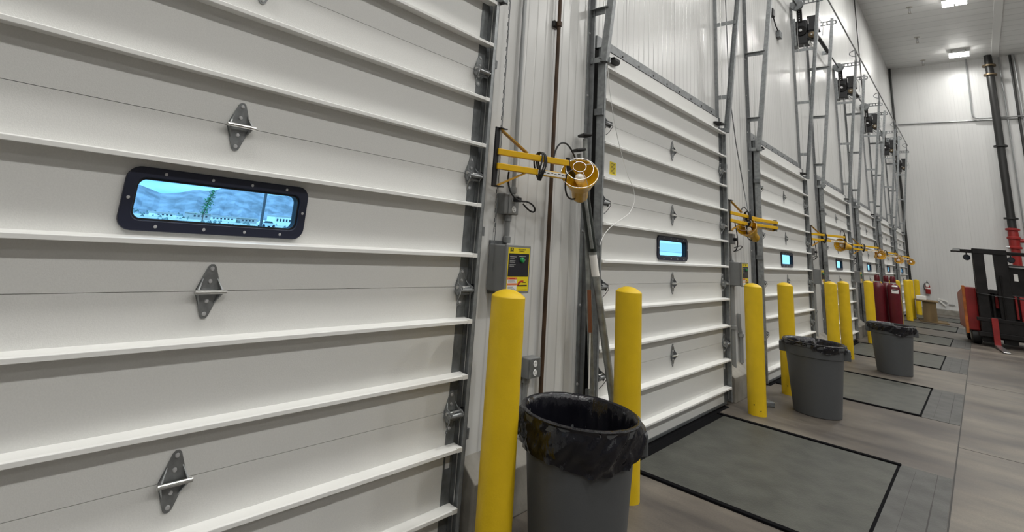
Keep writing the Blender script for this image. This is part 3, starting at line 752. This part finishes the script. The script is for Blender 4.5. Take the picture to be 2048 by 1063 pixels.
# ------------------------------------------------------------------ bins
def make_bin(label, loc, hem, rot, bulge, seed):
    t = thing('waste_bin', label, 'bin', loc, rot, 'grey round waste bins')
    H, R, R0 = .69, .268, .213
    rr = lambda z: R0 + (R-R0)*z/H
    prof = [(0,.008),(R0-.01,.008),(R0-.006,0),(R0,.006),(rr(.56),.56),(rr(.565)+.008,.565),(R+.006,.655),(R+.014,.66),(R+.016,.685),(R+.006,.69),(R-.006,.68),(R-.012,.62),(R0-.012,.03),(0,.03)]
    MB().lathe(prof, n=48).build('bin_body', M['bin'], t, angle=30)
    for sg in (-1, 1):
        m = MB().box(-.055, .055, min(sg*(R-.005), sg*(R+.05)), max(sg*(R-.005), sg*(R+.05)), .625, .66)
        m.box(-.06, -.045, min(sg*(R-.02), sg*(R+.05)), max(sg*(R-.02), sg*(R+.05)), .56, .66); m.box(.045, .06, min(sg*(R-.02), sg*(R+.05)), max(sg*(R-.02), sg*(R+.05)), .56, .66)
        m.build('handle', M['bin'], t, bevel=.008)
    N = 220; off = Vector((seed*3.1, seed*1.7, 0))
    def crease(a, v, f):
        p = Vector((cos(a)*f, sin(a)*f, v)) + off
        q = Vector((cos(a+v*.35)*f*2.3, sin(a+v*.35)*f*2.3, v*.8)) + off
        return (1 - 2*abs(mnoise.noise(p))) *.6 + (1 - 2.2*abs(mnoise.noise(q)))*.4 - .55
    rows = []
    inner = [(R-.06, .28, .5), (R-.045, .42, .7), (R-.03, .55, .6), (R-.02, .63, .4), (R-.012, .672, .22), (R-.002, .694, .12), (R+.010, .703, .10), (R+.024, .697, .14)]
    for j, (r, z, am) in enumerate(inner): rows.append([(r, z, am, j*.35) for _ in range(N)])
    for j in range(1, 19):
        u = j/18; row = []
        for k in range(N):
            a = 2*pi*k/N; hm = hem(a)
            z = .697 - u*hm
            r = rr(max(z, .1)) + .014 + (.018*math.exp(-((abs(sin(a)) - 1)/.06)**2)*min(1, u*4) if bulge > .01 else 0) + bulge*sin(min(1, u*1.1)*pi)*(.7+.3*sin(a*2+1)) + .004*u
            row.append((r, z, .3 + .7*u, 2.8 + u*hm*9))
        rows.append(row)
    vs, fs = [], []
    for row in rows:
        for k, (r, z, amp, v) in enumerate(row):
            a = 2*pi*k/N
            am2 = amp if v < 2.75 else amp*(1.15 - .5*(v-2.8)/2.0)
            rad = r + .045*am2*crease(a, v, 2.2) + .012*am2*crease(a+1, v*1.6, 6)
            zz = z + .012*min(1, amp*1.5)*mnoise.noise(Vector((cos(a)*2.5, sin(a)*2.5, v*.3)) + off)
            rad = max(rad, 0.05)
            if zz < .69 and rad > .2 and v > 2.75: rad = max(rad, rr(max(zz,.1)) + .012)
            vs.append((rad*cos(a), rad*sin(a), zz))
    for j in range(len(rows)-1):
        for k in range(N):
            k2 = (k+1) % N; fs.append((j*N+k, j*N+k2, (j+1)*N+k2, (j+1)*N+k))
    base = len(vs); vs.append((0,0,.24))
    for k in range(N): fs.append((base, (k+1) % N, k))
    MB().add(vs, fs, True).build('bin_liner', M['liner'], t, angle=75)
    return t
make_bin('grey waste bin closest to the camera with a deep black liner fold', (.54, 1.69, 0), lambda a: .148 + .035*cos(a+.4) + .012*sin(3*a), -1.05, .016, 3)
make_bin('grey waste bin in front of the second pair of bollards, liner barely showing', (.69, 6.12, 0), lambda a: .05 + .018*sin(2*a) + .012*sin(5*a), -1.38, .006, 5)
make_bin('grey waste bin in front of the maroon gas cylinders, wide liner cuff', (.98, 9.95, 0), lambda a: .10 + .02*sin(2*a+1) + .012*sin(5*a), -1.4, .012, 9)

# ------------------------------------------------------------------ gas cylinders
def make_cyl(label, loc, lab=False, rot=0):
    t = thing('gas_cylinder', label, 'gas cylinder', loc, rot, 'maroon gas cylinders')
    MB().lathe([(0,0),(.10,0),(.118,.02),(.118,1.10),(.112,1.15),(.092,1.19),(.06,1.215),(.045,1.225),(.045,1.24),(0,1.24)], n=32).build('cylinder_body', M['cyl'], t, angle=60)
    MB().lathe([(.047,1.235),(.052,1.25),(.050,1.34),(.040,1.37),(.014,1.378),(0,1.378)], n=20).build('valve_cap', M['cyl'], t, angle=50)
    MB().lathe([(.045,1.22),(.053,1.222),(.053,1.24),(.045,1.242)], n=20).build('neck_ring', M['screw'], t)
    if lab:
        for z0, z1, a0, a1, mt, nm in ((1.02,1.10,-2.1,-1.0,'paper','paper_label'), (1.158,1.185,-2.0,-1.1,'paper','shoulder_label')):
            vs, fs = [], []; n = 10
            for k in range(n+1):
                a = a0 + (a1-a0)*k/n
                for z in (z0, z1):
                    r = .1185 if z < 1.105 else (.1125 if z < 1.16 else .097)
                    if nm == 'shoulder_label': r += .003
                    vs.append((r*cos(a), r*sin(a), z))
            for k in range(n): fs.append((2*k, 2*k+2, 2*k+3, 2*k+1))
            l = MB().add(vs, fs, True).build(nm, M[mt], t)
            if nm == 'paper_label':
                vs, fs = [], []
                for k in range(n-1):
                    a = a0 + .12 + (a1-a0-.24)*k/(n-2)
                    for z in (1.075, 1.09): vs.append((.1189*cos(a), .1189*sin(a), z))
                for k in range(n-2): fs.append((2*k, 2*k+2, 2*k+3, 2*k+1))
                MB().add(vs, fs, True).build('print_band', M['ink'], l)
    return t
make_cyl('maroon gas cylinder nearest the wall, plain side toward the camera', (.375, 14.38, 0))
make_cyl('maroon gas cylinder at the back between the other two', (.50, 14.70, 0))
make_cyl('maroon gas cylinder with white paper labels, outermost of the three', (.645, 14.42, 0), True, .3)

# ------------------------------------------------------------------ small floor things near the second pier
t = thing('floor_latch', 'small steel floor bracket with striped nose beside a bollard', 'bracket', (.24, 5.86, 0), .9)
MB().box(-.09, .10, -.07, .07, 0, .05).build('latch_body', M['galvd'], t, bevel=.008); MB().box(-.10, .0, -.05, .05, .05, .058).build('latch_plate', M['stain'], t, bevel=.002)
m = MB(); m.box(.101, .104, -.06, -.03, .004, .046); m.box(.101, .104, .0, .03, .004, .046); m.build('stripe', M['ylab'], t)

# ------------------------------------------------------------------ far end: stand, box, extinguisher, papers
t = thing('plywood_stand', 'low plywood stand on the floor beside the last bollards', 'stand', (.68, 22.75, 0), .1)
MB().box(-.26, .30, -.45, .45, .62, .65).build('top_board', M['wood'], t, bevel=.004)
MB().box(-.10, .24, -.40, -.37, .03, .62).build('end_panel', M['wood'], t, bevel=.003)
MB().box(.20, .23, -.37, .40, .03, .62).build('side_panel', M['wood'], t, bevel=.003)
MB().box(-.20, .50, -.50, .50, 0, .03).build('base_board', M['wood'], t, bevel=.004)
tag(MB().box(-.10, .14, -.14, .14, 0, .12).build('paper_box', M['paper'], loc=(.56, 22.85, .65), bevel=.006), 'small white box sitting on the plywood stand', 'box')
t = thing('fire_extinguisher', 'red fire extinguisher hung on the end wall', 'fire extinguisher', (.51, YF-.09, .72))
MB().lathe([(0,0),(.07,0),(.078,.015),(.078,.30),(.06,.35),(.025,.375),(.025,.39),(0,.39)], n=24).build('tank', M['valve'], t, angle=50)
MB().lathe([(.0795,.19),(.0795,.24)], n=24).build('band_label', M['paper'], t)
MB().box(-.045,.045,-.082,-.079,.27,.40).build('tag', M['paper'], t)
m = MB().cyl((0,0,.385),(0,0,.44),.02,n=10); m.bar((0,.0,.43),(.0,-.12,.46),.02,.012); m.bar((0,0,.45),(0,-.11,.49),.02,.008); m.build('valve', M['black'], t)
MB().tube(bez((0,0,.41),(-.12,0,.44),(-.13,-.02,.2),(-.09,-.03,.12)), .012, 8).build('hose', M['black'], t)
MB().box(-.05,.05,.079,.089,.05,.42).build('wall_bracket', M['black'], t)
t = thing('paper_bundle', 'crumpled white papers hung low on the end wall beside the stand', 'papers', (.80, YF-.03, .40))
m = MB(); m.bar((0,0,.18),(.26,-.01,.10),.03,.05); m.bar((-.02,-.01,.14),(.2,-.03,-.06),.03,.05); m.build('sheet', M['paper'], t)
m = MB(); m.bar((.0,-.02,.08),(.24,-.02,.02),.02,.03); m.bar((.28,-.01,.0),(.46,-.01,.0),.02,.04); m.build('dark_fold', M['conduit'], t)

# ------------------------------------------------------------------ end wall pipes
rs = thing('fire_riser', 'thick black riser pipe with red valve at its foot on the end wall', 'pipe', (3.10, 27.42, 0))
MB().cyl((0,0,3.35),(0,0,ZC),.12,n=24).build('riser_pipe', M['bpipe'], rs)
for z in (9.35, 9.72, 6.48, 3.75):
    MB().lathe([(.12,-.03),(.20,-.03),(.20,.03),(.12,.03)], (0,0,z), (0,0,1), n=20).build('pipe_clamp', M['bpipe'] if z < 9 else M['brass'], rs)
MB().lathe([(.12,3.4),(.20,3.38),(.20,3.32),(.14,3.3),(.15,3.1),(.19,3.06),(.19,3.0),(.15,2.98),(.15,2.75),(.19,2.72),(.19,2.66),(.13,2.64),(.13,.0)], n=24).build('red_valve', M['valve'], rs)
MB().cyl((.1,0,2.95),(.30,0,2.95),.07,n=16).build('side_port', M['valve'], rs)
MB().cyl((-.14,-.1,2.7),(-.24,-.1,2.7),.04,n=12).build('drain_plug', M['screw'], rs)
YW = YF-.03
tag(MB().cyl((.10, YW, 7.63), (9.0, YW, 7.53), .028, n=10).build('conduit', M['conduit']), 'grey horizontal conduit crossing the end wall', 'conduit')
tag(MB().tube([(2.46, YW-.10, ZC), (2.44, YW-.10, 7.9)] + bez((2.44,YW-.10,7.9),(2.44,YW-.10,7.72),(2.5,YW-.10,7.66),(2.65,YW-.10,7.66),6)[1:] + [(6.0, YW-.10, 7.64)], .028, 10).build('conduit', M['conduit']), 'grey conduit dropping from the ceiling and bending along the end wall', 'conduit')
tag(MB().tube([(3.41, YW-.03, ZC), (3.43, YW-.03, 0.2)], .022, 10).build('conduit', M['conduit']), 'thin vertical conduit just past the black riser pipe', 'conduit')
tag(MB().tube([(3.72, YW-.04, ZC), (3.74, YW-.04, 0.2)], .04, 12).build('conduit', M['bpipe']), 'dark vertical pipe at the right edge of the end wall', 'pipe')
tag(MB().tube([(3.83, YW-.02, ZC), (3.86, YW-.02, 0.2)], .025, 12).build('conduit', M['conduit']), 'grey vertical conduit beyond the dark pipe on the end wall', 'pipe')
tag(MB().tube([(.0, YF-.10, ZC), (.0, YF-.10, .21)], .042, 12).build('corner_pipe', M['bpipe']), 'black vertical pipe in the corner of dock wall and end wall', 'pipe')

# ------------------------------------------------------------------ forklift
def make_forklift():
    t = thing('forklift', 'red and black forklift with raised mast, facing the dock aisle', 'forklift', (2.26, 16.85, 0), .11)
    for x0, x1 in ((-.29, -.10), (.06, .29)):
        mm = MB().box(x0, x1, -.02, .10, .10, 2.17); mm.box(x0+.02, x1-.02, .10, .20, .12, 2.10)
        mm.build('mast_upright', M['fblk'], t, bevel=.008)
    for q in ((-.03, .12, 2.06, 2.18), (0, .14, 1.18, 1.26), (0, .14, .55, .65)): MB().box(-.29, .29, *q).build('mast_crossbar', M['fblk'], t, bevel=.01)
    MB().cyl((-.03,.08,.2),(-.03,.08,1.27),.035,n=12).build('lift_cylinder', M['fblk'], t)
    MB().cyl((.135,-.035,.35),(.135,-.035,1.6),.018,n=8).build('lift_chain', M['fblk'], t)
    m = MB().box(-.36, .78, -.10, -.03, .22, .32); m.box(-.36, .78, -.10, -.03, .55, .63); m.box(-.30,.72,-.09,-.04,.32,.55); m.build('carriage', M['fblk'], t, bevel=.008)
    for x in (-.07, .52):
        f = MB().box(x-.055, x+.055, -.15, -.10, .03, .64).build('fork_shank', M['red'], t, bevel=.006)
        poly = [(x-.055, -.15, .07), (x-.055, -1.15, .035), (x-.055, -1.18, .022), (x-.055, -.10, .018), (x-.055,-.10,.07)]
        MB().prism(poly, (.11, 0, 0)).build('fork_blade', M['stain'], f, bevel=.004)
    # body
    poly = [(-.52, .25, .30), (-.52, 1.5, .30), (-.52, 1.5, 1.1), (-.52, .25, 1.28)]
    MB().prism(poly, (.24, 0, 0)).build('side_body', M['red'], t, bevel=.03)
    MB().box(-.535, -.48, .22, .30, .22, 1.30).build('corner_edge', M['redo'], t, bevel=.01)
    MB().box(-.30, .85, .28, 1.7, .16, 1.18).build('chassis', M['fblk'], t, bevel=.02)
    MB().box(.43, .57, .20, .29, .35, 1.15).build('front_post', M['red'], t, bevel=.01); MB().box(.35, .39, .20, .29, .65, 1.16).build('front_post', M['red'], t, bevel=.01)
    MB().box(.02, .12, .2, .29, .85, 1.12).build('red_panel', M['red'], t, bevel=.01)
    m = MB().box(.30, 1.0, .30, .42, 1.16, 1.86); c = m.build('dash_panel', M['fblk'], t, bevel=.02)
    MB().box(.40, .47, .296, .30, 1.50, 1.66).build('white_notice', M['paper'], c); MB().box(.34, .62, .27, .30, 1.80, 1.83).build('rail', M['stain'], c)
    # overhead guard
    m = MB()
    m.bar((-.12, 1.6, 1.0), (-.12, 1.45, 2.13), .06, .06); m.bar((.95, 1.6, 1.0), (.95, 1.45, 2.13), .06, .06)
    for x in (-.52, .95): m.bar((x, .1, 2.13), (x, 1.5, 2.13), .06, .05)
    for k in range(5): m.bar((-.52, .15+k*.32, 2.13), (.95, .15+k*.32, 2.13), .05, .04)
    m.build('overhead_guard', M['fblk'], t, bevel=.006)
    MB().bar((-.62, .10, 2.135), (-.50, .10, 2.135), .06, .06).build('guard_end_cap', M['conduit'], t)
    for x, z in ((-.385, 1.96), (.37, 1.97)):
        l = MB().lathe([(0,-.06),(.04,-.06),(.068,-.02),(.07,.0),(.06,.004),(0,.0)], (x, .12, z), (.2,-.97,-.1), n=20).build('work_light', M['fblk'], t)
        MB().lathe([(0,.003),(.055,.0)], (x+.001, .115, z), (.2,-.97,-.1), n=20).build('light_lens', M['carg'], l); MB().bar((x,.14,z+.04),(x,.14,2.13),.03,.02).build('light_bracket', M['fblk'], l)
    for x, y in ((-.36, .50), (.75, .55), (-.36, 1.35), (.75, 1.45)):
        w = MB().lathe([(0,-.09),(.12,-.09),(.165,-.07),(.17,-.04),(.17,.04),(.165,.07),(.12,.09),(0,.09)], (x, y-.1, .17), (1,0,0), n=28).build('wheel', M['rubber'], t)
        MB().lathe([(0,.002),(.085,.0)], (x-.091, y-.1, .17), (-1,0,0), n=20).build('wheel_hub', M['conduit'], w)
    MB().tube([(-.30,-.04,1.16),(.2,-.10,1.12),(.75,-.05,1.10)], .01, 8).build('hose', M['rubber'], t)
    return t
make_forklift()

# ------------------------------------------------------------------ ceiling fixtures and sprinklers
def make_fixture():
    t = thing('ceiling_light', '', 'ceiling light', group='high bay lights on the ceiling')
    MB().box(-.30, .30, -.20, .20, -.17, -.13).build('housing', M['house'], t, bevel=.01)
    for sx in (-1, 1):
        MB().cyl((sx*.2, 0, -.14), (sx*.2, 0, -.001), .012, n=8).build('hanger', M['sprink'], t)
        MB().box(min(sx*.02, sx*.29), max(sx*.02, sx*.29), -.19, .19, -.245, -.169).build('lens', M['lens'], t)
    return t
fx = None
ys = [20.6 + 5.6*k for k in range(-5, 2)]
for xi, x in enumerate((2.27, 8.3, 14.3)):
    for y in ys:
        lab = 'bright rectangular ceiling light in the rows over the open floor'
        if xi == 0 and y > 25: lab = 'bright rectangular ceiling light closest to the end wall'
        elif xi == 0 and 20 < y < 25: lab = 'bright ceiling light glowing at the very top of the picture'
        if fx is None: fx = make_fixture(); fx.location = (x, y, ZC); fx['label'] = lab
        else: dup(fx, (x, y, ZC), lab)
        ld = bpy.data.lights.new('high_bay_lamp', 'AREA'); ld.shape = 'RECTANGLE'; ld.size = .6; ld.size_y = .38
        ld.energy = (140, 180, 40)[xi] * (.45 if y > 25 else 1); ld.color = (1, .99, .955)
        lo = bpy.data.objects.new('high_bay_lamp', ld); COL.objects.link(lo); lo.location = (x, y, ZC-.252)
def make_sprinkler():
    t = thing('fire_sprinkler', '', 'sprinkler', group='sprinkler heads on the ceiling')
    MB().lathe([(.09,0),(.085,-.012),(.03,-.02),(.03,-.05),(0,-.05)], n=20).build('escutcheon', M['sprink'], t)
    MB().lathe([(0,-.05),(.035,-.05),(.04,-.12),(.03,-.15),(0,-.15)], n=16).build('body', M['screw'], t)
    m = MB().bar((-.03,0,-.14),(-.02,0,-.22),.012,.012); m.bar((.03,0,-.14),(.02,0,-.22),.012,.012); m.lathe([(0,-.22),(.045,-.222),(.045,-.23),(0,-.23)], n=16); m.build('deflector', M['sprink'], t)
    return t
sp = None
for y, lab in ((20.85, 'ceiling sprinkler head closest to the camera'), (24.0, 'ceiling sprinkler head in the middle of the three'), (27.0, 'ceiling sprinkler head closest to the end wall')):
    if sp is None: sp = make_sprinkler(); sp.location = (1.165, y, ZC); sp['label'] = lab
    else: dup(sp, (1.165, y, ZC), lab)

# ------------------------------------------------------------------ outdoors, seen through the door windows
CX, CY, CZ = 2.0403, -.824, 1.5049
tag(MB().box(-175, -.13, -200, 400, -1.6, -1.2).build('exterior_ground', M['gnd']), kind='structure')
m = MB(); 
tag(MB().box(-62, -54, -200, 400, -1.2, -1.18).build('exterior_road', M['road']), kind='structure')
tag(MB().box(-118, -108, -200, 400, -1.2, -1.18).build('exterior_road.001', M['road']), kind='structure')
rg = random.Random(4)
prof = [(-.6,.05),(-.3,.045),(-.1,.055),(.1,.05),(.2,.043),(.254,.033),(.275,.027),(.298,.0205),(.32,.0235),(.349,.0335),(.375,.034),(.385,.036),(.396,.042),(.43,.0415),(.458,.0425),(.49,.039),(.526,.0405),(.58,.036),(.65,.044),(.8,.05),(1.1,.06),(1.6,.08)]
def ridge(a):
    for (a0, h0), (a1, h1) in zip(prof, prof[1:]):
        if a0 <= a <= a1: return h0 + (h1-h0)*(a-a0)/(a1-a0)
    return .04
D = 900; cols = 260; rows_ = 14; vs, fs = [], []
for c in range(cols+1):
    a = -.6 + 2.2*c/cols
    top = ridge(a)*D*1.12 + rg.uniform(-.5,.5)
    for r in range(rows_+1):
        u = r/rows_
        x = -D*(.80 + .32*u); y = CY + a*D*(.80+.32*u)*1.0
        z = -40 + (top+41)*(u**1.1)*(1 + (.10*sin(c*.9 + r*1.3) + .08*sin(c*2.3 - r*.7))*(1-u)) + rg.uniform(-.6,.6)*(1-u)*u*3
        vs.append((x, y, z))
for c in range(cols):
    for r in range(rows_):
        o = c*(rows_+1) + r; fs.append((o, o+rows_+1, o+rows_+2, o+1))
tag(MB().add(vs, fs).build('exterior_mountains', M['mtn']), kind='structure')
# row of low buildings and scrub across the valley
def at(dist, a, z=-1.2): return (CX - dist, CY + a*dist, z)
for n, (a, w, h, mt, lab) in enumerate([(.368, 5, 1.5, 'bldg2', 'low tan building beyond the young tree'), (.408, 7, 1.15, 'bldg', 'long low white building across the road'), (.455, 5, 1.2, 'bldg2', 'small tan building across the road'), (.527, 6, 2.6, 'bldg', 'white building behind the parked car'), (.31, 5, .9, 'bldg', 'low white building at the foot of the slope')]):
    b = thing('distant_building', lab, 'building', at(150, a)); MB().box(-5, 0, -w/2, w/2, 0, h).build('building_wall', M[mt], b); MB().box(-5.2, .2, -w/2-.2, w/2+.2, h, h+.25).build('building_roof', M['bldg2'], b)
    m = MB()
    for k in range(int(w)-1): m.box(0, .05, -w/2+.6+k, -w/2+1.1+k, h*.45, h*.75)
    m.build('window', M['carg'], b)
m = MB()
for k in range(520):
    dist = rg.choice([70, 100, 130, 165, 200, 230]) * rg.uniform(.85, 1.2); a = rg.uniform(.15, .8); q = Vector(at(dist, a)); s = rg.uniform(.12, .35) * (1 + dist/160)
    m.add([q+Vector((s,0,0)), q+Vector((-s*.5,s*.9,0)), q+Vector((-s*.5,-s*.9,0)), q+Vector((0,0,s*1.1))], [(0,1,3),(1,2,3),(2,0,3)])
tag(m.build('scrub', M['sage']), 'scattered low scrub on the dry ground outside', 'scrub', kind='stuff')
tp = at(38, .372); t = thing('young_tree', 'slim green young tree outside the nearest window', 'tree', tp)
MB().tube([(0,0,0),(0,-.03,1.2),(0,-.04,2.4),(0,.33,3.9)], [.05,.045,.035,.012], 8).build('trunk', M['bark'], t)
m = MB()
for k in range(420):
    u = rg.random(); c = Vector((0, -.04 + .40*u, 2.45 + 1.6*u)) + Vector((rg.gauss(0,.12), rg.gauss(0,.15), rg.gauss(0,.06)))*(1.2-u*.7); q = .055
    d1 = Vector((rg.uniform(-1,1), rg.uniform(-1,1), rg.uniform(-1,1))).normalized()*q; d2 = d1.cross(Vector((rg.uniform(-1,1), rg.uniform(-1,1), .3))).normalized()*q*.6
    m.add([c-d1, c+d2, c+d1, c-d2], [(0,1,2,3)])
m.build('foliage', M['leaf'], t)
pp = at(28, .4805); tag(MB().cyl((0,0,0), (0,0,3.95), .075, n=10).build('lamp_post', M['dpole'], loc=pp), 'dark upright pole outside the nearest window', 'pole')
cp_ = at(118, .492, -1.2); t = thing('parked_car', 'white car parked outside the nearest window', 'car', cp_, .2)
poly = [(-.85,-2.1,.3),(-.85,2.1,.3),(-.85,2.15,.75),(-.85,1.3,.9),(-.85,.75,1.42),(-.85,-1.2,1.45),(-.85,-1.9,.95),(-.85,-2.15,.8)]
MB().prism(poly, (1.7,0,0)).build('car_body', M['carp'], t, bevel=.06)
MB().prism([(.852,-1.6,.95),(.852,1.1,.95),(.852,.65,1.34),(.852,-1.1,1.36)], (.01,0,0)).build('side_glass', M['carg'], t)
for y in (-1.35, 1.35):
    for x in (-.8, .8): MB().cyl((x-.1,y,.32),(x+.1,y,.32),.32,n=20).build('wheel', M['rubber'], t)
# pale wing of the building that the far door windows look along at
bw = thing('neighbouring_wing', 'pale building wing filling the far door windows', 'building', (-1.2, 52, -1.2))
MB().box(-36, 0, 0, 8, 0, 14).build('wing_wall', M['bldg'], bw); m = MB().box(-22.6, -21.2, -.05, 0, 2.5, 4.4); m.box(-21.0,-16.5,-.05,0,2.6,3.4); m.build('wing_panel', M['bldg3'], bw)

# ------------------------------------------------------------------ daylight outside
w = bpy.data.worlds.new('daylight'); SC.world = w; w.use_nodes = True
nt = w.node_tree; N, L = nt.nodes, nt.links; bg = N['Background']
tc = N.new('ShaderNodeTexCoord'); mp = N.new('ShaderNodeMapping'); mp.inputs['Scale'].default_value = (2,2,14); L.new(tc.outputs['Generated'], mp.inputs[0])
ns = N.new('ShaderNodeTexNoise'); ns.inputs['Scale'].default_value = 3; ns.inputs['Detail'].default_value = 7; L.new(mp.outputs[0], ns.inputs[0])
rp = N.new('ShaderNodeValToRGB'); rp.color_ramp.elements[0].position = .42; rp.color_ramp.elements[1].position = .6
rp.color_ramp.elements[0].color = (.55,.78,1,1); rp.color_ramp.elements[1].color = (1,1,1,1); L.new(ns.outputs['Fac'], rp.inputs[0]); L.new(rp.outputs[0], bg.inputs[0])
bg.inputs[1].default_value = 1.7
sun = bpy.data.lights.new('sun', 'SUN'); sun.energy = 4.2; sun.angle = .01; sun.color = (1,.96,.9)
so = bpy.data.objects.new('sun', sun); COL.objects.link(so); so.rotation_euler = Vector((.45,-.62,.64)).to_track_quat('Z','Y').to_euler()

# ------------------------------------------------------------------ camera
cam = bpy.data.cameras.new('camera'); co = bpy.data.objects.new('camera', cam); COL.objects.link(co)
F, PX, PY = 1046.5526, 936.4925, 223.56
cam.sensor_fit = 'HORIZONTAL'; cam.sensor_width = 36; cam.lens = F*36/2048
cam.shift_x = (1024-PX)/2048; cam.shift_y = (PY-531.5)/2048
cam.clip_start = .02; cam.clip_end = 4000
yaw, pit, rol = .7729991, .2260453, .0880059
cyw, syw, cp, spp = cos(yaw), sin(yaw), cos(pit), sin(pit)
fw = Vector((-syw*cp, cyw*cp, spp)); rt = Vector((cyw, syw, 0)); up = rt.cross(fw)
r2 = rt*cos(rol) + up*sin(rol); u2 = up*cos(rol) - rt*sin(rol)
co.matrix_world = Matrix(((r2.x, u2.x, -fw.x, CX), (r2.y, u2.y, -fw.y, CY), (r2.z, u2.z, -fw.z, CZ), (0,0,0,1)))
SC.camera = co

# ------------------------------------------------------------------ view
SC.view_settings.view_transform = 'Standard'; SC.view_settings.look = 'None'
SC.view_settings.gamma = 1; SC.view_settings.use_curve_mapping = False
SC.view_settings.exposure = 0.27
SC.cycles.max_bounces = 8; SC.cycles.diffuse_bounces = 4; SC.cycles.transparent_max_bounces = 8
SC.cycles.use_denoising = True
